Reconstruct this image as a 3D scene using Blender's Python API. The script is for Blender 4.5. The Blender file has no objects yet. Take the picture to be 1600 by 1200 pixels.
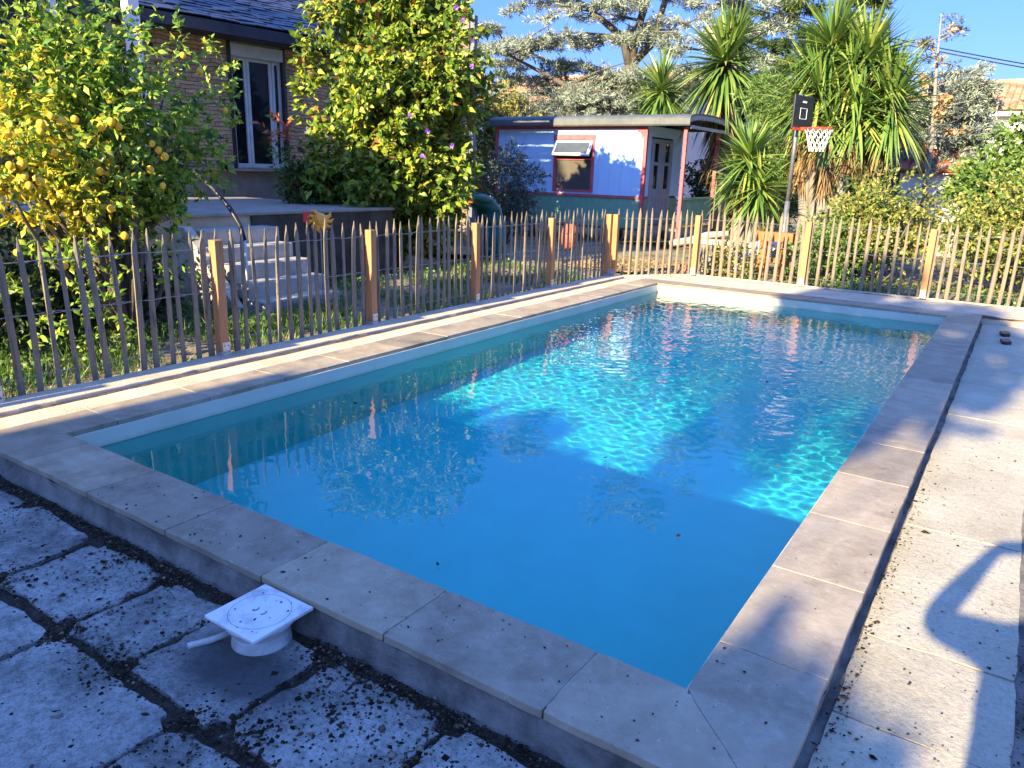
import bpy, bmesh, math, random
import numpy as np
from math import sin, cos, pi, radians
from mathutils import Vector, Matrix, Quaternion

# ---------------------------------------------------------------- camera, sky, sun, exposure
S = bpy.context.scene
COL = S.collection
RNG = np.random.default_rng(7)
random.seed(7)

cd = bpy.data.cameras.new('camera'); cam = bpy.data.objects.new('camera', cd); COL.objects.link(cam)
cd.sensor_width = 36.0; cd.sensor_fit = 'HORIZONTAL'; cd.lens = 26.44
cd.clip_start = 0.02; cd.clip_end = 2000
RT = Vector((0.829, 0.559, 0.029)); DN = Vector((0.176, -0.211, -0.962)); FW = Vector((-0.532, 0.802, -0.273))
FW.normalize(); RT = (RT - FW * RT.dot(FW)).normalized(); UP = RT.cross(FW)
CAM = Vector((0.67, -2.11, 1.63))
m = Matrix((RT, UP, -FW)).transposed().to_4x4(); m.translation = CAM
cam.matrix_world = m
S.camera = cam

SUN_EL, SUN_AZ = radians(22.0), radians(-93.8)          # direction towards the sun (azimuth from +X)
TO_SUN = Vector((cos(SUN_EL) * cos(SUN_AZ), cos(SUN_EL) * sin(SUN_AZ), sin(SUN_EL)))
world = bpy.data.worlds.new('World'); S.world = world; world.use_nodes = True
wn = world.node_tree.nodes; wl = world.node_tree.links
bg = wn['Background']; bg.inputs['Strength'].default_value = 0.138
sky = wn.new('ShaderNodeTexSky'); sky.sky_type = 'NISHITA'; sky.sun_disc = False
sky.sun_elevation = SUN_EL; sky.sun_rotation = pi / 2 - SUN_AZ
sky.altitude = 300; sky.air_density = 1.25; sky.dust_density = 0.2; sky.ozone_density = 6.0
# clear winter air: deeper blue than the model's default, above all low over the horizon
tint = wn.new('ShaderNodeMix'); tint.data_type = 'RGBA'; tint.blend_type = 'MULTIPLY'; tint.inputs[0].default_value = 1.0
tcw = wn.new('ShaderNodeTexCoord'); sxyz = wn.new('ShaderNodeSeparateXYZ'); wl.new(tcw.outputs['Generated'], sxyz.inputs[0])
rw = wn.new('ShaderNodeValToRGB'); wl.new(sxyz.outputs['Z'], rw.inputs['Fac']); er = rw.color_ramp.elements
er[0].position = 0.0; er[0].color = (.165, .18, .31, 1); er[1].position = .75; er[1].color = (.92, .92, 1.26, 1)
ek = er.new(.28); ek.color = (.24, .28, .53, 1)
wl.new(sky.outputs['Color'], tint.inputs[6]); wl.new(rw.outputs['Color'], tint.inputs[7]); wl.new(tint.outputs[2], bg.inputs['Color'])
sd = bpy.data.lights.new('sun', 'SUN'); sun = bpy.data.objects.new('sun', sd); COL.objects.link(sun)
sd.energy = 4.3; sd.angle = radians(0.53); sd.color = (1.0, 0.82, 0.48)
sun.rotation_euler = (-TO_SUN).to_track_quat('-Z', 'Y').to_euler()
sun.location = (0, -20, 20)
S.view_settings.view_transform = 'Standard'; S.view_settings.look = 'None'
S.view_settings.gamma = 1; S.view_settings.exposure = 2.1
cy = S.cycles
cy.max_bounces = 10; cy.diffuse_bounces = 4; cy.glossy_bounces = 3; cy.transmission_bounces = 6
cy.transparent_max_bounces = 12; cy.volume_bounces = 3
cy.use_denoising = True
try: cy.denoiser = 'OPENIMAGEDENOISE'
except Exception: pass

# ---------------------------------------------------------------- materials
MATS = {}
def nmat(name):
    m = bpy.data.materials.new(name); m.use_nodes = True
    return m, m.node_tree.nodes, m.node_tree.links
def ramp(nodes, links, fac, stops, interp='LINEAR'):
    r = nodes.new('ShaderNodeValToRGB'); r.color_ramp.interpolation = interp
    e = r.color_ramp.elements
    while len(e) > 1: e.remove(e[-1])
    e[0].position = stops[0][0]; e[0].color = (*stops[0][1], 1)
    for p, c in stops[1:]:
        k = e.new(p); k.color = (*c, 1)
    links.new(fac, r.inputs['Fac'])
    return r.outputs['Color']
def noise(nodes, links, scale, detail=6, rough=.6, vec=None, stretch=None):
    if vec is None:
        tc = nodes.new('ShaderNodeTexCoord'); vec = tc.outputs['Object']
    if stretch:
        mp = nodes.new('ShaderNodeMapping'); mp.inputs['Scale'].default_value = stretch
        links.new(vec, mp.inputs['Vector']); vec = mp.outputs['Vector']
    n = nodes.new('ShaderNodeTexNoise'); n.inputs['Scale'].default_value = scale
    n.inputs['Detail'].default_value = detail; n.inputs['Roughness'].default_value = rough
    links.new(vec, n.inputs['Vector'])
    return n.outputs['Fac']
def mixc(nodes, links, fac, a, b, mode='MIX'):
    x = nodes.new('ShaderNodeMix'); x.data_type = 'RGBA'; x.blend_type = mode
    if isinstance(fac, float): x.inputs[0].default_value = fac
    else: links.new(fac, x.inputs[0])
    for s, v in ((6, a), (7, b)):
        if isinstance(v, tuple): x.inputs[s].default_value = (*v, 1)
        else: links.new(v, x.inputs[s])
    return x.outputs[2]
def bump(nodes, links, h, strength=.4, dist=.01, normal=None):
    b = nodes.new('ShaderNodeBump'); b.inputs['Strength'].default_value = strength
    b.inputs['Distance'].default_value = dist
    links.new(h, b.inputs['Height'])
    if normal: links.new(normal, b.inputs['Normal'])
    return b.outputs['Normal']
def island(nodes):
    return nodes.new('ShaderNodeNewGeometry').outputs['Random Per Island']

def rough_mat(name, c1, c2, scale=6, rough=.8, bs=.4, bd=.01, bscale=None, c3=None, spec=.3, stretch=None,
              per_island=0.0, metallic=0.0):
    """two-tone noise paint, with fine bump"""
    if name in MATS: return MATS[name]
    m, n, l = nmat(name); p = n['Principled BSDF']
    f = noise(n, l, scale, 8, .65, stretch=stretch)
    stops = [(.32, c1), (.68, c2)] if c3 is None else [(.3, c1), (.5, c2), (.72, c3)]
    c = ramp(n, l, f, stops)
    if per_island:
        k = 1 - per_island
        g = ramp(n, l, island(n), [(0, (k, k, k)), (1, (1 + per_island,) * 3)])
        c = mixc(n, l, 1.0, c, g, 'MULTIPLY')
    l.new(c, p.inputs['Base Color'])
    p.inputs['Roughness'].default_value = rough; p.inputs['Specular IOR Level'].default_value = spec
    p.inputs['Metallic'].default_value = metallic
    if bs:
        h = noise(n, l, bscale or scale * 6, 8, .7, stretch=stretch)
        l.new(bump(n, l, h, bs, bd), p.inputs['Normal'])
    MATS[name] = m; return m

def leaf_mat(name, stops, trans=.3, rough=.45, spec=.4):
    """leaf colour picked per leaf; part of the light goes through the leaf"""
    if name in MATS: return MATS[name]
    m, n, l = nmat(name); p = n['Principled BSDF']; out = n['Material Output']
    c = ramp(n, l, island(n), stops)
    l.new(c, p.inputs['Base Color']); p.inputs['Roughness'].default_value = rough
    p.inputs['Specular IOR Level'].default_value = spec
    t = n.new('ShaderNodeBsdfTranslucent'); l.new(c, t.inputs['Color'])
    mx = n.new('ShaderNodeMixShader'); mx.inputs[0].default_value = trans
    l.new(p.outputs[0], mx.inputs[1]); l.new(t.outputs[0], mx.inputs[2]); l.new(mx.outputs[0], out.inputs['Surface'])
    MATS[name] = m; return m

def glass_mat(name, tint=(.02, .025, .03)):
    """window glass before a dark room"""
    if name in MATS: return MATS[name]
    m, n, l = nmat(name); p = n['Principled BSDF']
    f = noise(n, l, 1.3, 3)
    l.new(ramp(n, l, f, [(.3, tint), (.7, tuple(1.6 * x for x in tint))]), p.inputs['Base Color'])
    p.inputs['Roughness'].default_value = .06; p.inputs['Specular IOR Level'].default_value = .2
    MATS[name] = m; return m

# ---------------------------------------------------------------- mesh helpers
class MB:
    def __init__(s): s.v = []; s.f = []; s.m = []; s.cur = 0
    def add(s, verts, faces):
        o = len(s.v); s.v += [tuple(x) for x in verts]
        s.f += [tuple(i + o for i in f) for f in faces]; s.m += [s.cur] * len(faces)
        return s
    def box(s, lo, hi, rot=None, c=None):
        (x0, y0, z0), (x1, y1, z1) = lo, hi
        v = [Vector(p) for p in ((x0,y0,z0),(x1,y0,z0),(x1,y1,z0),(x0,y1,z0),(x0,y0,z1),(x1,y0,z1),(x1,y1,z1),(x0,y1,z1))]
        if rot is not None:
            c = Vector(c) if c is not None else sum(v, Vector()) / 8
            v = [c + rot @ (p - c) for p in v]
        return s.add(v, [(0,3,2,1),(4,5,6,7),(0,1,5,4),(1,2,6,5),(2,3,7,6),(3,0,4,7)])
    def bar(s, a, b, w, h=None, up=(0,0,1)):
        a, b = Vector(a), Vector(b); h = h or w; d = (b - a).normalized(); u = Vector(up)
        if abs(d.dot(u)) > .98: u = Vector((0,1,0))
        r = d.cross(u).normalized(); u = r.cross(d)
        v = [p + r*i*w/2 + u*j*h/2 for p in (a, b) for i, j in ((-1,-1),(1,-1),(1,1),(-1,1))]
        return s.add(v, [(3,2,1,0),(4,5,6,7),(0,1,5,4),(1,2,6,5),(2,3,7,6),(3,0,4,7)])
    def tube(s, pts, rad, n=8, caps=True):
        pts = [Vector(p) for p in pts]
        if not hasattr(rad, '__len__'): rad = [rad] * len(pts)
        vs, fs = [], []; prev = None
        for i, p in enumerate(pts):
            d = (pts[min(i+1, len(pts)-1)] - pts[max(i-1, 0)]).normalized()
            if prev is None:
                u = Vector((0,0,1)) if abs(d.z) < .9 else Vector((1,0,0))
                r = d.cross(u).normalized()
            else: r = (prev - d * prev.dot(d)).normalized()
            prev = r; q = d.cross(r)
            vs += [p + (r*cos(2*pi*k/n) + q*sin(2*pi*k/n)) * rad[i] for k in range(n)]
        for i in range(len(pts)-1):
            for k in range(n):
                a, b = i*n+k, i*n+(k+1) % n
                fs.append((a, b, b+n, a+n))
        if caps:
            fs.append(tuple(range(n-1, -1, -1))); fs.append(tuple(range((len(pts)-1)*n, len(pts)*n)))
        return s.add(vs, fs)
    def lathe(s, prof, c, n=24):
        c = Vector(c); vs, fs = [], []
        for r, z in prof: vs += [c + Vector((r*cos(2*pi*k/n), r*sin(2*pi*k/n), z)) for k in range(n)]
        for i in range(len(prof)-1):
            for k in range(n):
                a, b = i*n+k, i*n+(k+1) % n; fs.append((a, b, b+n, a+n))
        fs.append(tuple(range(n-1, -1, -1))); fs.append(tuple(range((len(prof)-1)*n, len(prof)*n)))
        return s.add(vs, fs)
    def prism(s, poly, z0, z1):
        n = len(poly)
        v = [(x, y, z0) for x, y in poly] + [(x, y, z1) for x, y in poly]
        f = [tuple(range(n-1, -1, -1)), tuple(range(n, 2*n))] + [(i, (i+1) % n, n+(i+1) % n, n+i) for i in range(n)]
        return s.add(v, f)
    def blob(s, c, r, seed=0, n=8, amp=.25):
        rg = random.Random(seed); c = Vector(c); bm = bmesh.new()
        bmesh.ops.create_icosphere(bm, subdivisions=2, radius=1)
        vs = [c + Vector((v.co.x*r[0], v.co.y*r[1], v.co.z*r[2])) * (1 + rg.uniform(-amp, amp)) for v in bm.verts]
        fs = [tuple(v.index for v in f.verts) for f in bm.faces]; bm.free()
        return s.add(vs, fs)
    def build(s, name, mats, parent=None, smooth=False, bevel=0):
        me = bpy.data.meshes.new(name); me.from_pydata(s.v, [], s.f)
        mats = mats if isinstance(mats, (list, tuple)) else [mats]
        for x in mats: me.materials.append(x)
        if len(mats) > 1: me.polygons.foreach_set('material_index', s.m)
        if smooth: me.polygons.foreach_set('use_smooth', [True] * len(me.polygons))
        me.update()
        o = bpy.data.objects.new(name, me); COL.objects.link(o)
        if parent: o.parent = parent
        if bevel:
            b = o.modifiers.new('bevel', 'BEVEL'); b.width = bevel; b.segments = 2; b.limit_method = 'ANGLE'
        return o

def np_mesh(name, V, F, mats, parent=None, midx=None, smooth=False):
    """V (n,3), F (m,k) arrays -> object"""
    me = bpy.data.meshes.new(name); n, k = F.shape
    me.vertices.add(len(V)); me.vertices.foreach_set('co', V.astype(np.float32).ravel())
    me.loops.add(n*k); me.loops.foreach_set('vertex_index', F.astype(np.int32).ravel())
    me.polygons.add(n); me.polygons.foreach_set('loop_start', np.arange(0, n*k, k, dtype=np.int32))
    me.polygons.foreach_set('loop_total', np.full(n, k, dtype=np.int32))
    mats = mats if isinstance(mats, (list, tuple)) else [mats]
    for x in mats: me.materials.append(x)
    if midx is not None: me.polygons.foreach_set('material_index', midx.astype(np.int32))
    if smooth: me.polygons.foreach_set('use_smooth', np.ones(n, dtype=bool))
    me.update(calc_edges=True); me.validate()
    o = bpy.data.objects.new(name, me); COL.objects.link(o)
    if parent: o.parent = parent
    return o

def norm(a): return a / np.maximum(np.linalg.norm(a, axis=-1, keepdims=True), 1e-9)

def leaves(P, D, L, W, fold=.25, droop=.15, rng=RNG):
    """N folded leaves: each two quads either side of a bent midrib. Returns V, F"""
    N = len(P); D = norm(D)                                   # blades turn towards the light
    R = norm(rng.normal(size=(N, 3))*.55+np.array([-.05, -.62, .62])); B = norm(np.cross(R, D)); U = np.cross(D, B)
    flip = np.where(U[:, 2:3] < 0, -1, 1); U = U * flip; B = B * flip
    L = np.broadcast_to(L, (N,))[:, None]; W = np.broadcast_to(W, (N,))[:, None]
    base = P; mid = P + D*L*.5 + U*L*droop*.3; tip = P + D*L - U*L*droop
    lf = P + D*L*.45 + B*W*.5 + U*W*fold; rt = P + D*L*.45 - B*W*.5 + U*W*fold
    V = np.stack([base, lf, tip, rt, mid], 1).reshape(-1, 3)
    i = np.arange(N)[:, None]*5
    F = np.stack([i+np.array([[0, 4, 1]]), i+np.array([[4, 2, 1]]), i+np.array([[0, 3, 4]]), i+np.array([[4, 3, 2]])], 1).reshape(-1, 3)
    return V, F

def blades(P, D, L, W, sag, rng=RNG, seg=4, vee=.25, up=None):
    """N long sword leaves bending down under their weight"""
    N = len(P); D = norm(D); Z = np.array([[0, 0, 1.]])
    B = norm(np.cross(D, Z + rng.normal(size=(N, 3))*.25)); U = np.cross(B, D)
    L = np.broadcast_to(L, (N,))[:, None]; W = np.broadcast_to(W, (N,))[:, None]; sag = np.broadcast_to(sag, (N,))[:, None]
    rows = []
    for k in range(seg+1):
        t = k/seg; w = W*(.55+.45*min(1, t*3))*(1-t**2.2)*.5 + 1e-4
        c = P + D*L*t - Z*sag*L*t*t
        rows += [c + B*w + U*w*vee, c, c - B*w + U*w*vee]
    V = np.stack(rows, 1).reshape(-1, 3); n = (seg+1)*3
    f = []
    for k in range(seg):
        a = k*3; f += [(a, a+1, a+4, a+3), (a+1, a+2, a+5, a+4)]
    F = (np.arange(N)[:, None, None]*n + np.array(f)[None]).reshape(-1, 4)
    return V, F

def sphere_pts(n, rng=RNG): return norm(rng.normal(size=(n, 3)))

def put(o, label=None, cat=None, group=None, kind=None):
    if label: o['label'] = label
    if cat: o['category'] = cat
    if group: o['group'] = group
    if kind: o['kind'] = kind
    return o
def thing(name, loc, label, cat, rz=0, group=None):
    o = bpy.data.objects.new(name, None); COL.objects.link(o); o.empty_display_size = .2
    o.location = loc; o.rotation_euler = (0, 0, rz)
    return put(o, label, cat, group)
def structure(o): o['kind'] = 'structure'; return o
def reparent(ch, root):
    """child meshes written in world coordinates -> local to the (unrotated) root"""
    ch.parent = root; ch.matrix_parent_inverse = Matrix.Translation(root.location).inverted()
    return ch

# palette
M_CONC = rough_mat('cream_concrete', (.42, .355, .25), (.53, .46, .34), 3, .9, .6, .012, 60, (.60, .53, .40))
M_WOOD = rough_mat('weathered_picket', (.075, .062, .046), (.215, .178, .132), 5, .85, .5, .006, 60, (.135, .112, .083), stretch=(6, 6, .8), per_island=.3)
M_POST = rough_mat('larch_post', (.31, .15, .062), (.43, .225, .105), 4, .7, .3, .004, 40, stretch=(8, 8, .6))
M_CBARK = rough_mat('dark_cedar_bark', (.07, .062, .055), (.16, .145, .13), 6, .9, .9, .03, 20, stretch=(3, 3, .6))
M_STEEL = rough_mat('galvanised_steel', (.42, .43, .45), (.62, .63, .65), 30, .45, .15, .002, metallic=.7)
M_WIRE = rough_mat('fence_wire', (.25, .26, .25), (.4, .4, .38), 30, .5, 0, metallic=.6)
M_BARK = rough_mat('grey_bark', (.10, .085, .07), (.20, .17, .14), 10, .9, .9, .02, 30, stretch=(3, 3, .6))
M_BARKW = rough_mat('cedar_bark', (.20, .18, .16), (.36, .33, .30), 6, .9, .9, .03, 20, stretch=(3, 3, .6))
M_DIRT = rough_mat('dark_soil', (.02, .016, .011), (.085, .07, .052), 20, .95, .8, .01, 90)
M_WHITE = rough_mat('white_paint', (.72, .72, .70), (.80, .80, .78), 8, .45, .05, .001)
M_BLACK = rough_mat('black_metal', (.012, .012, .014), (.03, .03, .035), 8, .4, .1, .001, spec=.5)
M_GLASS = glass_mat('dark_window_glass', (.008, .010, .012))
M_TILE = None

# ---------------------------------------------------------------- ground
def ring_sheet(mb, outer, inner, z):
    """rectangle with a rectangular hole"""
    X0, Y0, X1, Y1 = outer; x0, y0, x1, y1 = inner
    xs, ys = (X0, x0, x1, X1), (Y0, y0, y1, Y1)
    for i in range(3):
        for j in range(3):
            if (i, j) != (1, 1):
                mb.add([(xs[i], ys[j], z), (xs[i+1], ys[j], z), (xs[i+1], ys[j+1], z), (xs[i], ys[j+1], z)], [(0, 1, 2, 3)])
M_SOIL = rough_mat('garden_soil', (.10, .075, .05), (.26, .21, .145), 1.6, .95, .9, .03, 22, (.34, .28, .20))
g = MB(); ring_sheet(g, (-400, -400, 400, 400), (-4.28, -.28, .28, 9.25), -.175)
structure(g.build('ground', M_SOIL))
g = MB()
def sub_sheet(mb, x0, y0, x1, y1, z, st, amp, seed=1):
    rg = np.random.default_rng(seed); nx, ny = max(2, int((x1-x0)/st)), max(2, int((y1-y0)/st))
    X, Y = np.meshgrid(np.linspace(x0, x1, nx), np.linspace(y0, y1, ny), indexing='ij')
    Z = z + amp*(np.sin(X*1.7+seed)*np.cos(Y*1.3)+.6*rg.normal(size=X.shape)*.35)
    v = np.stack([X, Y, Z], -1).reshape(-1, 3)
    f = [(i*ny+j, (i+1)*ny+j, (i+1)*ny+j+1, i*ny+j+1) for i in range(nx-1) for j in range(ny-1)]
    mb.add(v, f)
sub_sheet(g, -8.0, -9, -4.99, 10.2, -.07, .3, .02)
sub_sheet(g, -30, 10.2, -4.4, 60, -.06, 1.0, .03, 3)
sub_sheet(g, -4.4, 10.40, 30, 60, -.06, 1.0, .03, 4)
structure(g.build('garden_ground', M_SOIL, smooth=True))

# ---------------------------------------------------------------- pool
def coping_mat():
    m, n, l = nmat('limestone_coping'); p = n['Principled BSDF']
    f = noise(n, l, 5, 8, .7)
    c = ramp(n, l, f, [(.3, (.27, .222, .155)), (.5, (.335, .28, .20)), (.7, (.41, .35, .258))])
    isl = ramp(n, l, island(n), [(0, (.78, .77, .77)), (.5, (1, 1, 1)), (1, (1.16, 1.12, 1.06))])
    c = mixc(n, l, 1.0, c, isl, 'MULTIPLY')
    v = n.new('ShaderNodeTexVoronoi'); v.feature = 'DISTANCE_TO_EDGE'; v.inputs['Scale'].default_value = 28
    tc = n.new('ShaderNodeTexCoord')
    nd = n.new('ShaderNodeTexNoise'); nd.inputs['Scale'].default_value = 9; nd.inputs['Detail'].default_value = 4
    l.new(tc.outputs['Object'], nd.inputs['Vector'])
    va = n.new('ShaderNodeMix'); va.data_type = 'VECTOR'; va.inputs[0].default_value = .22
    l.new(tc.outputs['Object'], va.inputs[4]); l.new(nd.outputs['Color'], va.inputs[5]); l.new(va.outputs[1], v.inputs['Vector'])
    veins = ramp(n, l, v.outputs['Distance'], [(0, (1, 1, 1)), (.03, (0, 0, 0))])
    f2 = noise(n, l, 14, 5); msk = ramp(n, l, f2, [(.52, (0, 0, 0)), (.62, (.55, .55, .55))])
    vm = mixc(n, l, 1.0, veins, msk, 'MULTIPLY')
    c = mixc(n, l, vm, c, (.62, .57, .50))
    f3 = noise(n, l, 95, 4, .6); pits = ramp(n, l, f3, [(.27, (.5, .5, .5)), (.34, (1, 1, 1))])
    c = mixc(n, l, 1.0, c, pits, 'MULTIPLY')
    f4 = noise(n, l, 1.7, 7, .75); c = mixc(n, l, 1.0, c, ramp(n, l, f4, [(.36, (.68, .66, .63)), (.5, (1, 1, 1)), (.66, (1.06, 1.05, 1.03))]), 'MULTIPLY')
    l.new(c, p.inputs['Base Color']); p.inputs['Roughness'].default_value = .62; p.inputs['Specular IOR Level'].default_value = .35
    h = noise(n, l, 70, 8, .7); b1 = bump(n, l, h, .35, .004)
    h2 = noise(n, l, 6, 4); l.new(bump(n, l, h2, .25, .02, b1), p.inputs['Normal'])
    return m
M_COPE = coping_mat()
M_GROUT = rough_mat('pale_grout', (.50, .47, .42), (.64, .60, .54), 20, .9, .3, .003)
M_BED = rough_mat('grey_mortar', (.075, .07, .06), (.30, .275, .24), 5, .95, .9, .012, 50)
pool = thing('swimming_pool', (-2, 4.485, 0), 'long rectangular swimming pool with pale limestone coping in the paved yard', 'pool')
PX0, PX1, PY0, PY1, CW = -4.0, 0.0, 0.0, 8.97, .38
def jag(poly, seg, amp, rg, rnd=.02):
    """outline with worn, uneven edges"""
    out = []; n = len(poly); c = Vector((sum(p[0] for p in poly)/n, sum(p[1] for p in poly)/n))
    for i in range(n):
        a = Vector(poly[i]); b = Vector(poly[(i+1) % n]); k = max(2, int((b-a).length/seg)); nn = Vector((b.y-a.y, a.x-b.x)).normalized()
        ph = rg.uniform(0, 9)
        for j in range(k):
            t = j/k; p = a + (b-a)*t + nn*(rg.gauss(0, amp) + amp*1.6*sin(t*7+ph))
            if j == 0: p = p + (c-a).normalized()*rnd*rg.uniform(.7, 2.2)
            out.append((p.x, p.y))
    return out
RJ = random.Random(77)
mb = MB()                                               # coping slabs, mitred at the corners
def slab(poly):
    cx = sum(p[0] for p in poly)/len(poly); cyy = sum(p[1] for p in poly)/len(poly)
    z = random.uniform(-.002, .002); n = len(poly)
    q = []
    for x, y in poly:
        d = Vector((x-cx, y-cyy)); q.append((x - .0016*(1 if d.x > 0 else -1), y - .0016*(1 if d.y > 0 else -1)))
    mb.prism(jag(q, .06, .0009, RJ, .002), -.033+z, z)
def joints(a, b, step, first):
    r = [a]; t = first
    while t < b-.25: r.append(t); t += step
    return r + [b]
ys = joints(PY0, PY1, .68, .32)
for i in range(len(ys)-1):
    y0, y1 = ys[i], ys[i+1]
    a0 = y0 - (CW if i == 0 else 0); b1_ = y1 + (CW if i == len(ys)-2 else 0)
    slab([(PX1, y0), (PX1+CW, a0), (PX1+CW, b1_), (PX1, y1)])
    slab([(PX0, y0), (PX0, y1), (PX0-CW, b1_), (PX0-CW, a0)])
xs = [PX0] + [-.33-.68*k for k in range(5, -1, -1)][0:] + [PX1]
xs = sorted(x for x in xs)
for i in range(len(xs)-1):
    x0, x1 = xs[i], xs[i+1]
    a0 = x0 - (CW if i == 0 else 0); b1_ = x1 + (CW if i == len(xs)-2 else 0)
    slab([(x0, PY0), (a0, PY0-CW), (b1_, PY0-CW), (x1, PY0)])
    slab([(x0, PY1), (x1, PY1), (b1_, PY1+CW), (a0, PY1+CW)])
reparent(mb.build('coping', M_COPE, bevel=.004), pool)
mb = MB()
e = CW-.035
for lo, hi in (((PX0-e, PY0-e, -.26), (PX1+e, PY0-.02, -.006)), ((PX0-e, PY1+.02, -.26), (PX1+e, PY1+e, -.006)),
               ((PX0-e, PY0-.02, -.26), (PX0-.02, PY1+.02, -.006)), ((PX1+.02, PY0-.02, -.26), (PX1+e, PY1+.02, -.006))):
    mb.box(lo, hi)
reparent(mb.build('grout', M_GROUT), pool)
mb = MB()                                               # rough mortar bed that shows below the slabs
def rough_strip(mb, p0, p1, out, z0, z1, depth, seed):
    rg = np.random.default_rng(seed); p0 = Vector(p0); p1 = Vector(p1); L = (p1-p0).length; n = int(L/.04); d = (p1-p0)/L; out = Vector(out)
    rows = 6; vs = []
    for i in range(n+1):
        for k in range(rows):
            t = k/(rows-1); o = depth*(.05 + 1.0*t**2.2) + rg.normal()*.0035 + .006*sin(i*.31+k)
            vs.append(p0 + d*L*i/n + out*o + Vector((0, 0, z1+(z0-z1)*t)))
    f = [(i*rows+k, (i+1)*rows+k, (i+1)*rows+k+1, i*rows+k+1) for i in range(n) for k in range(rows-1)]
    mb.add(vs, f)
e = CW-.012
rough_strip(mb, (PX0-CW, PY0-e, 0), (PX1+CW, PY0-e, 0), (0, -1, 0), -.2, -.034, .05, 1)
rough_strip(mb, (PX1+e, PY1+CW, 0), (PX1+e, PY0-CW, 0), (1, 0, 0), -.2, -.034, .012, 2)
rough_strip(mb, (PX0-e, PY0-CW, 0), (PX0-e, PY1+CW, 0), (-1, 0, 0), -.2, -.034, .012, 3)
reparent(mb.build('mortar_bed', M_BED, smooth=True), pool)
DEPTH = 1.35
mb = MB()
t = .22
M_LINER = rough_mat('pool_floor', (.68, .73, .63), (.75, .79, .70), 2.5, .55, .1, .002)
def wall_liner():
    m, n, l = nmat('sand_wall_liner'); p = n['Principled BSDF']
    c = ramp(n, l, noise(n, l, 2.2, 6), [(.3, (.55, .54, .41)), (.7, (.64, .63, .50))])
    g = n.new('ShaderNodeNewGeometry'); s = n.new('ShaderNodeSeparateXYZ'); l.new(g.outputs['Position'], s.inputs[0])
    ma = n.new('ShaderNodeMath'); ma.operation = 'MULTIPLY_ADD'; ma.inputs[1].default_value = .05; l.new(noise(n, l, 5, 7, .7), ma.inputs[0]); l.new(s.outputs['Z'], ma.inputs[2])
    st = ramp(n, l, mapr(n, l, ma.outputs[0], -.16, -.06), [(0, (1, 1, 1)), (.28, (.62, .63, .55)), (.42, (.80, .80, .74)), (.75, (1, 1, 1))])
    c = mixc(n, l, 1.0, c, st, 'MULTIPLY'); l.new(c, p.inputs['Base Color']); p.inputs['Roughness'].default_value = .55
    return m
def mapr(n, l, v, a, b):
    r = n.new('ShaderNodeMapRange'); r.inputs[1].default_value = a; r.inputs[2].default_value = b; l.new(v, r.inputs[0]); return r.outputs[0]
mb.box((PX0-t, PY0-t, -DEPTH-.2), (PX1+t, PY1+t, -DEPTH))
reparent(mb.build('basin_floor', M_LINER), pool)
mb = MB()
for lo, hi in (((PX0-t, PY0-t, -DEPTH), (PX1+t, PY0+.012, -.034)), ((PX0-t, PY1-.012, -DEPTH), (PX1+t, PY1+t, -.034)),
               ((PX0-t, PY0+.012, -DEPTH), (PX0+.012, PY1-.012, -.034)), ((PX1-.012, PY0+.012, -DEPTH), (PX1+t, PY1-.012, -.034))):
    mb.box(lo, hi)
reparent(mb.build('basin_wall', wall_liner()), pool)

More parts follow.
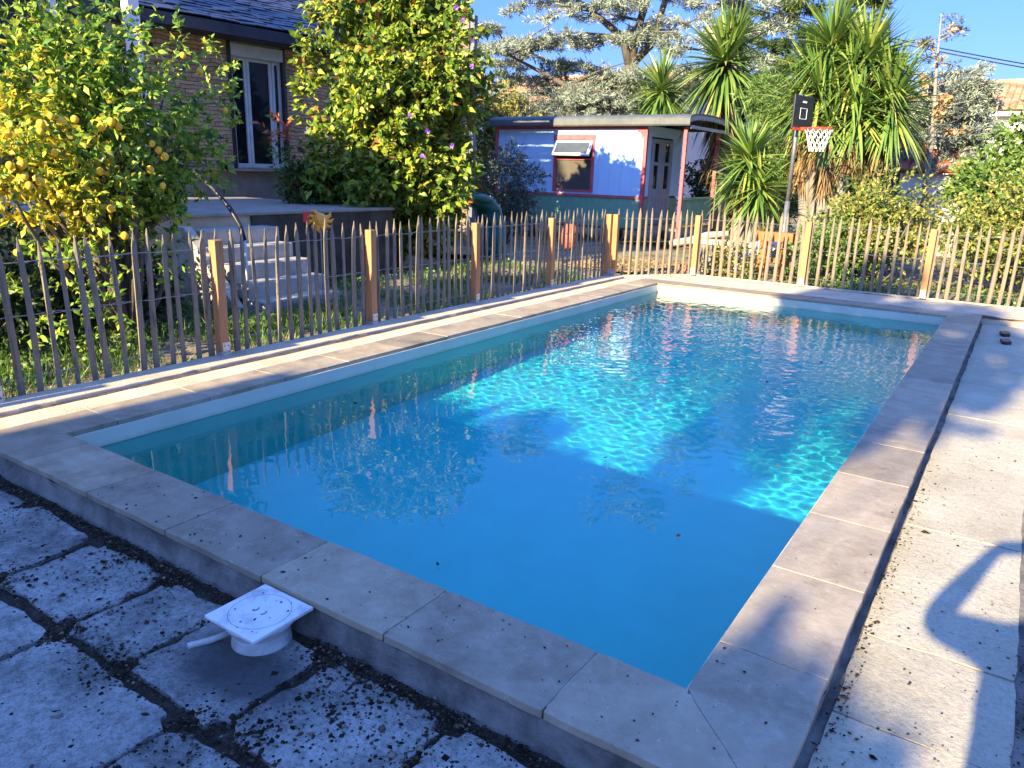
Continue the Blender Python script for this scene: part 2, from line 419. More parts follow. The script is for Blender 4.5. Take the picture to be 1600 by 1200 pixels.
def water_mat():
    m, n, l = nmat('pool_water'); out = n['Material Output']; n.remove(n['Principled BSDF'])
    p = n.new('ShaderNodeBsdfPrincipled'); p.inputs['IOR'].default_value = 1.33; p.inputs['Roughness'].default_value = 0.0
    p.inputs['Transmission Weight'].default_value = 1.0
    p.inputs['Base Color'].default_value = (.04, .80, .965, 1)        # the blue of the water, taken on the way in and on the way out
    l.new(p.outputs[0], out.inputs['Surface'])
    return m
WZ = -.14
def water_surface():
    rg = np.random.default_rng(17); st = .017
    nx, ny = int(4.06/st)+1, int(9.03/st)+1
    X, Y = np.meshgrid(np.linspace(PX0-.03, PX1+.03, nx), np.linspace(PY0-.03, PY1+.03, ny), indexing='ij'); Z = np.zeros_like(X)
    far = np.clip((Y-1.0)/5.5, 0, 1)
    for lam0, cnt, slope, w in ((1.6, 7, .006, None), (.6, 16, .009, 'mid'), (.22, 22, .016, 'far'), (.11, 34, .034, 'far'), (.065, 30, .018, 'far')):
        for q in range(cnt):
            lam = lam0*rg.uniform(.65, 1.45); a = rg.uniform(0, 2*pi); k = 2*pi/lam; A = slope/k*rg.uniform(.5, 1.2)/math.sqrt(cnt)*1.6
            ph = rg.uniform(0, 6.28); h = A*np.sin(k*(X*cos(a)+Y*sin(a))+ph+.6*np.sin(X*1.3+ph)+.5*np.sin(Y*1.1-ph))
            if w: h = h*((.28 if w == 'mid' else .10)+.95*far*(.75+.25*np.sin(X*1.1+Y*.7)))
            Z += h
    mb = MB(); v = np.stack([X, Y, Z+WZ], -1).reshape(-1, 3)
    f = [(i*ny+j, (i+1)*ny+j, (i+1)*ny+j+1, i*ny+j+1) for i in range(nx-1) for j in range(ny-1)]
    mb.add(v, f)
    # sides and bottom close the body of water inside the basin shell
    x0, x1, y0, y1, zb = PX0-.03, PX1+.03, PY0-.03, PY1+.03, -DEPTH-.03
    o = len(mb.v); mb.v += [(x0, y0, zb), (x1, y0, zb), (x1, y1, zb), (x0, y1, zb)]
    e0 = [i*ny for i in range(nx)]; e1 = [i*ny+ny-1 for i in range(nx)]; l0 = list(range(ny)); l1 = [(nx-1)*ny+j for j in range(ny)]
    for fc in ([o, o+1]+e0[::-1], [o+2, o+3]+e1, [o+3, o]+l0, [o+1, o+2]+l1[::-1], [o+3, o+2, o+1, o]):
        mb.f.append(tuple(fc)); mb.m.append(0)
    ob = mb.build('water', water_mat())
    sm = [True]*len(f)+[False]*5; ob.data.polygons.foreach_set('use_smooth', sm); ob.data.update()
    return ob
water = structure(water_surface())
water.cycles.is_caustics_caster = True
for o in pool.children:
    if o.name.startswith('basin'): o.cycles.is_caustics_receiver = True
sd.cycles.is_caustics_light = True

# ---------------------------------------------------------------- paving round the pool
def deck_mat():
    m, n, l = nmat('rough_cream_paving'); p = n['Principled BSDF']
    f = noise(n, l, 2.2, 8, .7)
    c = ramp(n, l, f, [(.3, (.39, .345, .25)), (.5, (.49, .445, .33)), (.7, (.58, .53, .41))])
    f2 = noise(n, l, 55, 6, .7); c = mixc(n, l, 1.0, c, ramp(n, l, f2, [(.3, (.72, .71, .7)), (.55, (1, 1, 1))]), 'MULTIPLY')
    isl = ramp(n, l, island(n), [(0, (.9, .9, .9)), (1, (1.06, 1.05, 1.03))]); c = mixc(n, l, 1.0, c, isl, 'MULTIPLY')
    l.new(c, p.inputs['Base Color']); p.inputs['Roughness'].default_value = .92; p.inputs['Specular IOR Level'].default_value = .15
    h = noise(n, l, 75, 8, .75); b1 = bump(n, l, h, .75, .008)
    l.new(bump(n, l, noise(n, l, 9, 5), .4, .02, b1), p.inputs['Normal'])
    return m
M_DECK = deck_mat()
rg = random.Random(4)
mb = MB()
yj = [-4.2, -3.0, -1.8, -.9, -.28, .33, .89, 2.1, 3.3, 4.5, 5.7, 6.9, 8.1, 9.33]
for i in range(len(yj)-1):
    z = -.112 + rg.uniform(-.004, .004)
    mb.prism(jag([(.405, yj[i]+.003), (.925, yj[i]+.003), (.925, yj[i+1]-.003), (.405, yj[i+1]-.003)], .08, .0022, rg, .003), -.19, z)
for c in range(6):
    x0 = .965 + c*.62
    for i in range(len(yj)-1):
        o = .3*(c % 2)
        mb.prism(jag([(x0, yj[i]+o+.004), (x0+.612, yj[i]+o+.004), (x0+.612, yj[i+1]+o-.004), (x0, yj[i+1]+o-.004)], .08, .002, rg, .003), -.19, -.108+rg.uniform(-.005, .005))
structure(mb.build('deck_paving', M_DECK))
mb = MB(); mb.box((.36, -4.5, -.2), (4.8, 9.9, -.125)); structure(mb.build('deck_bedding', M_BED))
# concrete strip, its kerb and the far apron
mb = MB()
def slabstrip(mb, poly, z0, z1, seg=.12, amp=.004, seed=1):
    mb.prism(jag(poly, seg, amp, random.Random(seed), .001), z0, z1)
slabstrip(mb, [(-4.66, -6), (-4.385, -6), (-4.385, 9.36), (-4.66, 9.36)], -.2, -.018, seed=2)
structure(mb.build('sandy_strip', rough_mat('sandy_screed', (.46, .35, .22), (.62, .51, .35), 2.2, .92, .7, .012, 45, (.68, .59, .44))))
mb = MB()
slabstrip(mb, [(-4.99, -6), (-4.705, -6), (-4.69, 9.2), (-3.95, 10.36), (5, 10.36), (5, 10.40), (-4.0, 10.40), (-4.99, 9.15)], -.2, .012, seed=3)
slabstrip(mb, [(-4.66, 9.40), (4.6, 9.40), (4.6, 10.33), (-3.93, 10.33)], -.2, -.014, seed=4)
structure(mb.build('concrete_apron', M_CONC, bevel=.006))
mb = MB()
for i, (a, b) in enumerate((((-4.38, 9.378), (4.5, 9.378)), ((-4.683, -3), (-4.676, 9.3)), ((-3.95, 10.345), (4.6, 10.345)))):
    pts = [(a[0]+(b[0]-a[0])*k/80 + random.uniform(-.006, .006), a[1]+(b[1]-a[1])*k/80 + random.uniform(-.006, .006), -.022+random.uniform(-.006, .006)) for k in range(81)]
    mb.tube(pts, [random.uniform(.008, .02) for _ in pts], 5)
put(mb.build('soil_in_the_joint', rough_mat('joint_soil', (.10, .07, .05), (.22, .16, .11), 20, .95, .5, .01)), kind='stuff')

# terrace of old concrete slabs in the near left
def terrace_mat():
    m, n, l = nmat('old_grey_slabs'); p = n['Principled BSDF']
    f = noise(n, l, 3.2, 9, .72)
    c = ramp(n, l, f, [(.25, (.20, .20, .187)), (.45, (.37, .365, .34)), (.72, (.54, .53, .50))])
    f2 = noise(n, l, 42, 7, .75); c = mixc(n, l, 1.0, c, ramp(n, l, f2, [(.30, (.42, .41, .39)), (.56, (1, 1, 1))]), 'MULTIPLY')
    f3 = noise(n, l, 140, 3, .6); c = mixc(n, l, 1.0, c, ramp(n, l, f3, [(.33, (.62, .62, .62)), (.48, (1, 1, 1))]), 'MULTIPLY')
    f5 = noise(n, l, 1.35, 8, .7); c = mixc(n, l, 1.0, c, ramp(n, l, f5, [(.34, (.34, .34, .33)), (.5, (.84, .84, .82)), (.66, (1.12, 1.12, 1.10))]), 'MULTIPLY')
    # damp dark stain beside the skimmer
    g = n.new('ShaderNodeNewGeometry'); mp = n.new('ShaderNodeMapping'); mp.vector_type = 'TEXTURE'
    mp.inputs['Location'].default_value = (-1.40, -.70, -.14); mp.inputs['Scale'].default_value = (.62, .36, 1)
    l.new(g.outputs['Position'], mp.inputs['Vector'])
    ln = n.new('ShaderNodeVectorMath'); ln.operation = 'LENGTH'; l.new(mp.outputs['Vector'], ln.inputs[0])
    ad = n.new('ShaderNodeMath'); ad.operation = 'MULTIPLY_ADD'; ad.inputs[1].default_value = .55
    l.new(noise(n, l, 6, 6), ad.inputs[0]); l.new(ln.outputs['Value'], ad.inputs[2])
    st = ramp(n, l, ad.outputs[0], [(.55, (.85, .85, .85)), (.62, (.7, .7, .7)), (.78, (.25, .25, .25)), (.98, (0, 0, 0))])
    c = mixc(n, l, st, c, (.055, .055, .058))
    l.new(c, p.inputs['Base Color']); p.inputs['Roughness'].default_value = .93; p.inputs['Specular IOR Level'].default_value = .15
    b1 = bump(n, l, noise(n, l, 60, 8, .75), .8, .009)
    l.new(bump(n, l, noise(n, l, 7, 6), .5, .03, b1), p.inputs['Normal'])
    return m
mb = MB(); rg = random.Random(11)
rows = [(-.94, -.455, [-6.2, -5.5, -4.75, -4.1, -3.45, -2.77, -2.18, -1.77, -1.21, -.62, -.02, .36]),
        (-1.52, -.965, [-6.4, -5.7, -5.0, -4.3, -3.6, -2.85, -2.15, -1.35, -.75, -.15, .36]),
        (-2.15, -1.55, [-6.2, -5.5, -4.8, -4.1, -3.4, -2.6, -1.95, -1.3, -.6, .1, .36]),
        (-2.8, -2.18, [-6.3, -5.6, -4.9, -4.2, -3.5, -2.8, -2.1, -1.4, -.7, 0, .36])]
for y0, y1, xj in rows:
    for i in range(len(xj)-1):
        gpx = .009
        q = [(xj[i]+gpx, y0+gpx+rg.uniform(-.01, .02)), (xj[i+1]-gpx, y0+gpx+rg.uniform(-.01, .02)),
             (xj[i+1]-gpx+rg.uniform(-.02, .015), y1-gpx+rg.uniform(-.02, .01)), (xj[i]+gpx+rg.uniform(-.015, .02), y1-gpx+rg.uniform(-.02, .01))]
        mb.prism(jag(q, .045, .005, rg, .03), -.2, -.138+rg.uniform(-.006, .006))
structure(mb.build('terrace_paving', terrace_mat(), bevel=.006))
mb = MB(); sub_sheet(mb, -7.5, -6, .38, -.34, -.152, .05, .004, 8); structure(mb.build('terrace_soil', M_DIRT, smooth=True))

# crumbs of soil, bark and dead leaves on the slabs
def chips(name, P, size, mats, zsq=.5, rng=RNG):
    N = len(P); O = np.array([[1,0,0],[0,1,0],[-1,0,0],[0,-1,0],[0,0,1],[0,0,-1]], float)
    s = size[:, None, None]*rng.uniform(.5, 1.25, (N, 6, 1)); a = rng.uniform(0, 2*pi, N); ca, sa = np.cos(a), np.sin(a)
    V = O[None]*s; V[:, :, 2] *= zsq; V[:, :, 0] *= rng.uniform(.6, 1.6, N)[:, None]
    x = V[:, :, 0]*ca[:, None]-V[:, :, 1]*sa[:, None]; y = V[:, :, 0]*sa[:, None]+V[:, :, 1]*ca[:, None]
    V = np.stack([x, y, V[:, :, 2]], -1) + P[:, None, :]
    f = np.array([(0,1,4),(1,2,4),(2,3,4),(3,0,4),(1,0,5),(2,1,5),(3,2,5),(0,3,5)])
    F = (np.arange(N)[:, None, None]*6+f[None]).reshape(-1, 3)
    return np_mesh(name, V.reshape(-1, 3), F, mats)
M_CRUMB = leaf_mat('dark_leaf_crumbs', [(0, (.012, .008, .006)), (.5, (.032, .022, .015)), (.82, (.075, .052, .034)), (.95, (.14, .11, .08)), (1, (.26, .22, .17))], 0.0, .9, .1)
def around_line(a, b, n, spread, rng=RNG):
    t = rng.uniform(0, 1, n); a, b = np.array(a), np.array(b)
    return a + (b-a)*t[:, None] + rng.normal(size=(n, 2))*spread
pp = [around_line((-4.6, -.445), (.3, -.445), 3600, (.06, .022)), around_line((-6, -.95), (.3, -.95), 1500, (.05, .02)),
      around_line((-6, -1.53), (.3, -1.53), 600, (.05, .02))]
for y0, y1, xj in rows[:3]:
    for x in xj: pp.append(around_line((x, y0), (x, y1), 110, .014))
for c, n, s in ((c_, int(n_*.62), s_) for c_, n_, s_ in (((-2.2, -.48), 420, .05), ((-1.25, -.47), 380, .06), ((-2.15, -.95), 420, .05), ((-1.75, -.96), 420, .06), ((-1.3, -.93), 450, .05), ((-1.1, -.9), 300, .05),
                ((-2.75, -.9), 300, .06), ((-1.9, -.93), 260, .07), ((-2.5, -.5), 250, .06), ((-1.0, -.5), 520, .09), ((-.6, -.6), 520, .12), ((-.95, -.7), 420, .11), ((-2.45, -.7), 200, .10), ((-3.3, -.6), 250, .12), ((-1.15, -1.05), 260, .1), ((-2.0, -.72), 160, .1))):
    pp.append(np.array(c)+RNG.normal(size=(n, 2))*s)
pp.append(np.stack([RNG.uniform(-5, .3, 1500), RNG.uniform(-1.9, -.42, 1500)], 1))
pp = np.concatenate(pp); pp = pp[(pp[:, 1] < -.40) & ~((abs(pp[:, 0]+1.5) < .15) & (abs(pp[:, 1]+.53) < .15))]
put(chips('leaf_litter', np.column_stack([pp, np.full(len(pp), -.134)]), RNG.gamma(2.0, .0020, len(pp))+.0009, M_CRUMB), kind='stuff')
q = [around_line((-4.6, -.445), (.3, -.445), 5200, (.06, .045)), around_line((-6, -.95), (.3, -.95), 4200, (.05, .045))]
for y0, y1, xj in rows[:2]:
    for x in xj: q.append(around_line((x, y0), (x, y1), 260, .032))
for cx, cy2, n_, s_ in ((-1.0, -.55, 900, .13), (-.6, -.62, 900, .15), (-2.2, -.93, 500, .1), (-1.3, -.93, 700, .11), (-2.75, -.9, 500, .1), (-2.2, -.5, 500, .09)): q.append(np.array([cx, cy2])+RNG.normal(size=(n_, 2))*s_)
q = np.concatenate(q); q = q[(q[:, 1] < -.39) & ~((abs(q[:, 0]+1.5) < .13) & (abs(q[:, 1]+.53) < .13))]
put(chips('soil_grains', np.column_stack([q, np.full(len(q), -.137)]), RNG.uniform(.0007, .0024, len(q)), leaf_mat('soil_grains', [(0, (.02, .015, .01)), (.7, (.07, .055, .04)), (1, (.18, .15, .12))], 0.0, .9, .1)), kind='stuff')
q = np.concatenate([around_line((.425, -1), (.43, 3.2), 420, (.016, .1)), np.stack([RNG.uniform(.42, .9, 260), RNG.uniform(-.9, 4, 260)], 1),
                    around_line((.945, -1.5), (.945, 1.2), 300, .014), np.stack([RNG.uniform(.42, .75, 70), RNG.uniform(-.3, .35, 70)], 1)])
put(chips('deck_grit', np.column_stack([q, np.full(len(q), -.108)]), RNG.gamma(2, .0016, len(q))+.0015, M_CRUMB), kind='stuff')
q = np.concatenate([np.stack([RNG.uniform(-3, .05, 170), RNG.uniform(-.37, -.01, 170)], 1), np.stack([RNG.uniform(.02, .36, 40), RNG.uniform(-.3, 2.5, 40)], 1)])
put(chips('coping_crumbs', np.column_stack([q, np.full(len(q), .003)]), RNG.gamma(2, .0013, len(q))+.0012, M_CRUMB), kind='stuff')
for x, y in ((.665, 8.6), (.69, 8.05)):
    mb = MB(); mb.prism(jag([(x-.05, y-.12), (x+.05, y-.12), (x+.05, y+.12), (x-.05, y+.12)], .05, .004, random.Random(3)), -.112, -.07)
    put(mb.build('black_block', M_BLACK, bevel=.006), 'small black block on the right deck, ' + ('the one nearer the far fence' if y > 8.3 else 'the one farther from the far fence'), 'block', 'black blocks on the right deck')

# ---------------------------------------------------------------- skimmer by the near coping
M_PLAST = rough_mat('white_plastic', (.42, .41, .38), (.74, .74, .72), 7, .5, .15, .001, c3=(.78, .78, .76))
M_PLASTD = rough_mat('dirty_plastic', (.30, .29, .26), (.62, .61, .57), 14, .6, .2, .003)
sk = thing('skimmer', (-1.5, -.53, -.14), 'white square skimmer lid on a round base beside the near coping', 'skimmer')
mb = MB(); mb.box((-.145, -.14, .112), (.14, .14, .126)); mb.build('lid', M_PLAST, sk, bevel=.003)
mb = MB(); n = 72
for k in range(n):
    a, b = 2*pi*k/n, 2*pi*(k+1)/n; R = .118
    mb.add([(R*cos(a), R*sin(a), .1264), ((R-.0016)*cos(a), (R-.0016)*sin(a), .1264), ((R-.0016)*cos(b), (R-.0016)*sin(b), .1264), (R*cos(b), R*sin(b), .1264)], [(0, 1, 2, 3)])
mb.build('lid_seam', M_BLACK, sk)
for s in (-1, 1):
    mb = MB(); mb.tube([(s*.022+.012*cos(t)-.006, .014*sin(t)-.0, .1268) for t in np.linspace(-1.2, 1.2, 7)], .0022, 6); mb.build('finger_hole', M_BED, sk)
mb = MB(); mb.lathe([(.104, .02), (.106, .055), (.112, .06), (.118, .085), (.128, .088), (.13, .1115)], (0, 0, 0), 48); mb.build('flange', M_PLAST, sk, smooth=True)
mb = MB(); mb.lathe([(.112, -.03), (.113, .0), (.108, .04), (.106, .056)], (0, 0, 0), 48); mb.build('drum', M_PLASTD, sk, smooth=True)
mb = MB(); mb.tube([(-.09, -.06, .035), (-.13, -.13, .018), (-.175, -.2, .012)], .0125, 14); mb.build('overflow_pipe', M_PLASTD, sk, smooth=True)
q = np.stack([RNG.uniform(-.12, .12, 26), RNG.uniform(-.12, .12, 26)], 1) + np.array([-1.5, -.53])
put(chips('lid_crumbs', np.column_stack([q, np.full(len(q), -.0125)]), RNG.gamma(2, .0013, len(q))+.001, M_CRUMB), kind='stuff')

q = np.stack([RNG.uniform(-3.8, -.2, 22), RNG.uniform(.3, 8.5, 22)], 1)
V, F = leaves(np.column_stack([q, np.full(len(q), WZ+.012)]), RNG.normal(size=(len(q), 3))*np.array([1, 1, .02]), .035, .018, .003, .02); put(np_mesh('floating_leaves', V, F, M_CRUMB), kind='stuff')

# ---------------------------------------------------------------- picket fences
def picket(mb, base, h, w, lean, rg, ang):
    """split chestnut pale, uneven and pointed"""
    n = 7; pts = 6; b = Vector(base); vs = []; ph = [rg.uniform(.75, 1.2) for _ in range(n)]
    bow = rg.uniform(-.012, .012); bow2 = rg.uniform(-.01, .01)
    prof = [(0, 1), (.25, 1.0), (.5, .97), (.75, .93), (.90, .86), (1.0, .16)]
    for t, r in prof:
        o = Vector((lean[0]*t + bow*sin(t*3.1), lean[1]*t + bow2*sin(t*3.1), h*t))
        for k in range(n):
            a = 2*pi*k/n; q = Vector((cos(a)*w*.5*r*ph[k], sin(a)*w*.34*r*ph[(k+2) % n], 0)); q.rotate(Quaternion((0, 0, 1), ang)); vs.append(b+o+q)
    fs = [(i*n+k, i*n+(k+1) % n, (i+1)*n+(k+1) % n, (i+1)*n+k) for i in range(5) for k in range(n)] + [tuple(range(n-1, -1, -1)), tuple(range(35, 42))]
    mb.add(vs, fs)
def fence_run(root, path, side, spacing, rg, z0=-.05, skip_first=False):
    """pickets and wires along straight bays; side = offset of the pickets from the posts"""
    for a, b in path:
        a, b = Vector(a), Vector(b); L = (b-a).length; d = (b-a)/L; nrm = Vector((-d.y, d.x))*side
        n = max(1, round(L/spacing)); ang = math.atan2(d.y, d.x); line = []
        for k in range(n):
            p = a + d*((k+.5)*L/n + rg.uniform(-.014, .014)) + nrm
            mb = MB(); h = rg.gauss(1.135, .022); w = rg.uniform(.036, .062)
            zz = z0 + rg.uniform(0, .04)
            picket(mb, (p.x, p.y, zz), h - zz + z0 + .0, w, (rg.gauss(0, .016)*d.x+rg.gauss(0, .008), rg.gauss(0, .016)*d.y+rg.gauss(0, .008)), rg, ang)
            reparent(mb.build('picket', M_WOOD, smooth=False), root); line.append(p)
        for zw in (.93, .56, .12):
            mb = MB()
            for s in (-1, 1):
                pts = []
                pts.append((a.x+nrm.x*.8, a.y+nrm.y*.8, zw))
                for k, p in enumerate(line):
                    o = nrm.normalized()*s*.019*(1 if k % 2 else -1)
                    pts.append((p.x+o.x, p.y+o.y, zw+rg.uniform(-.008, .008)))
                pts.append((b.x+nrm.x*.8, b.y+nrm.y*.8, zw))
                mb.tube(pts, .0021, 4, False)
            reparent(mb.build('wire', M_WIRE), root)
def fence_post(root, x, y, rg, toward, h=1.0):
    mb = MB(); w = .042
    mb.box((x-w, y-w, .05), (x+w, y+w, h), Matrix.Rotation(rg.uniform(-.06, .06), 3, 'Z') @ Matrix.Rotation(rg.uniform(-.012, .012), 3, 'X'))
    po = reparent(mb.build('post', M_POST, bevel=.004), root)
    mb = MB(); tx, ty = toward; px, py = x+tx*(w+.004), y+ty*(w+.004)
    sx, sy = (.004, .036) if abs(tx) > abs(ty) else (.036, .004)
    mb.box((px-sx, py-sy, .012), (px+sx, py+sy, .13)); mb.box((x-w-.002, y-w-.002, .010), (x+w+.002, y+w+.002, .049))
    br = mb.build('bracket', M_STEEL); br.parent = po
    for zz in (.045, .1):
        for s in (-1, 1):
            mb = MB(); c = Vector((px+tx*.004, py+ty*.004, zz)); t = Vector((-ty, tx))*s*.02
            mb.tube([c+Vector((t.x, t.y, 0)), c+Vector((t.x+tx*.003, t.y+ty*.003, 0))], .0055, 8)
            bo = mb.build('bolt', M_BLACK); bo.parent = po
rg = random.Random(21)
fl = thing('picket_fence', (-4.95, 4.5, 0), 'weathered chestnut picket fence along the long garden side of the pool, by the steps', 'fence', group='picket fences round the pool')
LP = [(-4.95, y) for y in (-1.8, 0.0, 1.8, 3.63, 5.46, 7.27, 9.07)]
fence_run(fl, [(LP[i], LP[i+1]) for i in range(len(LP)-1)], .062, .126, rg)
for x, y in LP: fence_post(fl, x, y, rg, (1, 0))
fb = thing('picket_fence', (-.4, 10.36, 0), 'weathered picket fence across the far end of the pool, with the wagon and yuccas behind', 'fence', group='picket fences round the pool')
BP = [(-4.86, 9.14), (-3.93, 10.33), (-2.15, 10.36), (-.43, 10.33), (1.32, 10.34), (3.1, 10.34)]
fence_run(fb, [(BP[i], BP[i+1]) for i in range(len(BP)-1)], .062, .128, rg)
for i, (x, y) in enumerate(BP): fence_post(fb, x, y, rg, (0, -1))

# ---------------------------------------------------------------- raised patio, steps, house
M_RENDER = rough_mat('beige_render', (.54, .38, .23), (.66, .49, .32), 4, .9, .4, .006, 60)
M_STEP = rough_mat('grey_steps', (.30, .28, .24), (.50, .465, .40), 5, .92, .7, .012, 50)
M_PATIO = rough_mat('patio_paving', (.26, .22, .18), (.38, .34, .29), 3, .85, .4, .006, 40)
mb = MB(); mb.box((-12.6, -8, -.2), (-7.98, 7.2, .95)); pw = put(mb.build('patio_wall', M_RENDER), kind='structure')
mb = MB(); mb.box((-12.6, -8, .954), (-7.93, 7.25, 1.0)); structure(mb.build('patio', M_PATIO, bevel=.01))
mb = MB(); mb.box((-7.975, 4.47, -.2), (-7.94, 7.2, .945)); put(mb.build('shade_sheet', rough_mat('wall_shade_colour', (.035, .028, .02), (.11, .085, .06), 3, .9, .7, .02)), 'dark sheet for shade and dark growth on the patio wall right of the steps', 'wall')  # shade and dark plants at this wall put in as a dark sheet
st = thing('garden_steps', (-7.2, 4.05, -.1), 'five worn concrete steps rising from the grass to the raised patio', 'steps')
sx = [-6.5, -6.78, -7.06, -7.34, -7.62]; sz = [.08, .265, .45, .635, .82]
rg = random.Random(5)
for k in range(5):
    mb = MB(); y0, y1 = 3.45+rg.uniform(-.03, .03), 4.63+rg.uniform(-.04, .05)
    mb.box((-7.977 if k == 4 else sx[k+1]-.02, y0, -.2 if k == 0 else sz[k-1]-.01), (sx[k], y1, sz[k]))
    reparent(mb.build('step', M_STEP, bevel=.015), st)
mb = MB(); mb.add([(-6.62, 3.30, -.2), (-7.976, 3.30, -.2), (-7.976, 3.30, .86), (-7.7, 3.30, .86), (-6.62, 3.42, -.2), (-7.976, 3.42, -.2), (-7.976, 3.42, .86), (-7.7, 3.42, .86)],
                  [(0, 1, 2, 3), (7, 6, 5, 4), (3, 2, 6, 7), (0, 3, 7, 4), (1, 5, 6, 2), (0, 4, 5, 1)])
reparent(mb.build('side_wall', rough_mat('flaking_whitewash', (.30, .26, .2), (.7, .66, .55), 5, .9, .6, .01)), st)
hr = thing('handrail', (-7.1, 3.6, -.1), 'black curved handrail pole rising from the steps to the patio', 'handrail')
mb = MB(); mb.tube([(-6.86, 3.52, .76), (-6.9, 3.50, .93), (-7.02, 3.47, 1.12), (-7.25, 3.44, 1.32), (-7.55, 3.42, 1.50), (-8.0, 3.4, 1.66)], .026, 10); reparent(mb.build('rail', M_BLACK, smooth=True), hr)
mb = MB(); mb.tube([(-6.86, 3.52, -.15), (-6.86, 3.52, .78)], .02, 10); reparent(mb.build('pole', M_STEEL, smooth=True), hr)
mb = MB(); mb.tube([(-7.98, 3.4, .99), (-7.98, 3.4, 1.66)], .02, 10); reparent(mb.build('pole', M_BLACK, smooth=True), hr)

def stone_clad():
    m, n, l = nmat('stacked_stone'); p = n['Principled BSDF']
    tc = n.new('ShaderNodeTexCoord'); sp = n.new('ShaderNodeSeparateXYZ'); l.new(tc.outputs['Object'], sp.inputs[0])
    cb = n.new('ShaderNodeCombineXYZ'); l.new(sp.outputs['Y'], cb.inputs['X']); l.new(sp.outputs['Z'], cb.inputs['Y'])
    nz = n.new('ShaderNodeTexNoise'); nz.inputs['Scale'].default_value = 3.5; nz.inputs['Detail'].default_value = 4; l.new(tc.outputs['Object'], nz.inputs['Vector'])
    mv = n.new('ShaderNodeMix'); mv.data_type = 'VECTOR'; mv.inputs[0].default_value = .085
    l.new(cb.outputs[0], mv.inputs[4]); l.new(nz.outputs['Color'], mv.inputs[5])
    b = n.new('ShaderNodeTexBrick'); b.inputs['Scale'].default_value = 1; b.inputs['Brick Width'].default_value = .34
    b.inputs['Row Height'].default_value = .062; b.inputs['Mortar Size'].default_value = .006; b.inputs['Mortar Smooth'].default_value = .4
    b.inputs['Color1'].default_value = (.42, .265, .145, 1); b.inputs['Color2'].default_value = (.64, .44, .27, 1); b.inputs['Mortar'].default_value = (.15, .10, .06, 1)
    b.offset = .37; b.squash = 1.6; b.squash_frequency = 3
    l.new(mv.outputs[1], b.inputs['Vector'])
    f = noise(n, l, 9, 7, .7); c = mixc(n, l, 1.0, b.outputs['Color'], ramp(n, l, f, [(.3, (.62, .6, .58)), (.65, (1.15, 1.12, 1.08))]), 'MULTIPLY')
    l.new(c, p.inputs['Base Color']); p.inputs['Roughness'].default_value = .85
    inv = n.new('ShaderNodeMath'); inv.operation = 'SUBTRACT'; inv.inputs[0].default_value = 1; l.new(b.outputs['Fac'], inv.inputs[1])
    b1 = bump(n, l, inv.outputs[0], .9, .02); l.new(bump(n, l, noise(n, l, 18, 7, .7), .7, .02, b1), p.inputs['Normal'])
    return m
M_STONE = stone_clad()
M_SLATE = rough_mat('dark_slate', (.014, .018, .032), (.034, .042, .066), 6, .42, .5, .006, 40, per_island=.35, spec=.55)
M_PALE = rough_mat('pale_blue_frame', (.46, .50, .52), (.56, .60, .62), 8, .45, .05, .001)
house = thing('stone_house', (-12, 7.9, 0), 'stone clad house with dark slate roof and a white glazed door above the patio', 'house', rz=-radians(6.03))
# local axes: x out of the wall, y along it
def wall_with_holes(mb, y0, y1, z0, z1, holes, th=.25):
    ysl = sorted({y0, y1, *[h[0] for h in holes], *[h[1] for h in holes]}); zsl = sorted({z0, z1, *[h[2] for h in holes], *[h[3] for h in holes]})
    for i in range(len(ysl)-1):
        for j in range(len(zsl)-1):
            cyy, cz = (ysl[i]+ysl[i+1])/2, (zsl[j]+zsl[j+1])/2
            if any(h[0] < cyy < h[1] and h[2] < cz < h[3] for h in holes): continue
            mb.add([(0, ysl[i], zsl[j]), (0, ysl[i+1], zsl[j]), (0, ysl[i+1], zsl[j+1]), (0, ysl[i], zsl[j+1])], [(0, 1, 2, 3)])
    for a, b, c, d in holes:
        mb.add([(0, a, c), (0, b, c), (0, b, d), (0, a, d), (-th, a, c), (-th, b, c), (-th, b, d), (-th, a, d)], [(0, 1, 5, 4), (1, 2, 6, 5), (2, 3, 7, 6), (3, 0, 4, 7)])
D1 = (-.56, .56, 1.54, 3.86); D2 = (-4.6, -2.45, 1.2, 3.86)
mb = MB(); wall_with_holes(mb, -9, 4.2, .9, 4.14, [D1, D2]); mb.add([(0, 4.2, .9), (-7, 4.2, .9), (-7, 4.2, 4.14), (0, 4.2, 4.14)], [(0, 1, 2, 3)])
mb.add([(0, -9, .9), (-7, -9, .9), (-7, -9, 4.14), (0, -9, 4.14)], [(3, 2, 1, 0)])
mb.build('wall', M_STONE, house)
mb = MB(); mb.box((-.3, -9, .9), (-.002 + .03, 4.2, 1.52)); mb.build('plinth', rough_mat('grey_plinth', (.15, .145, .13), (.25, .24, .21), 4, .9, .4, .01), house)
mb = MB(); mb.box((.032, -3.2, 1.475), (.16, .9, 1.515)); mb.build('ledge', rough_mat('grey_ledge', (.2, .2, .2), (.3, .3, .3), 6, .7, .2, .004), house)
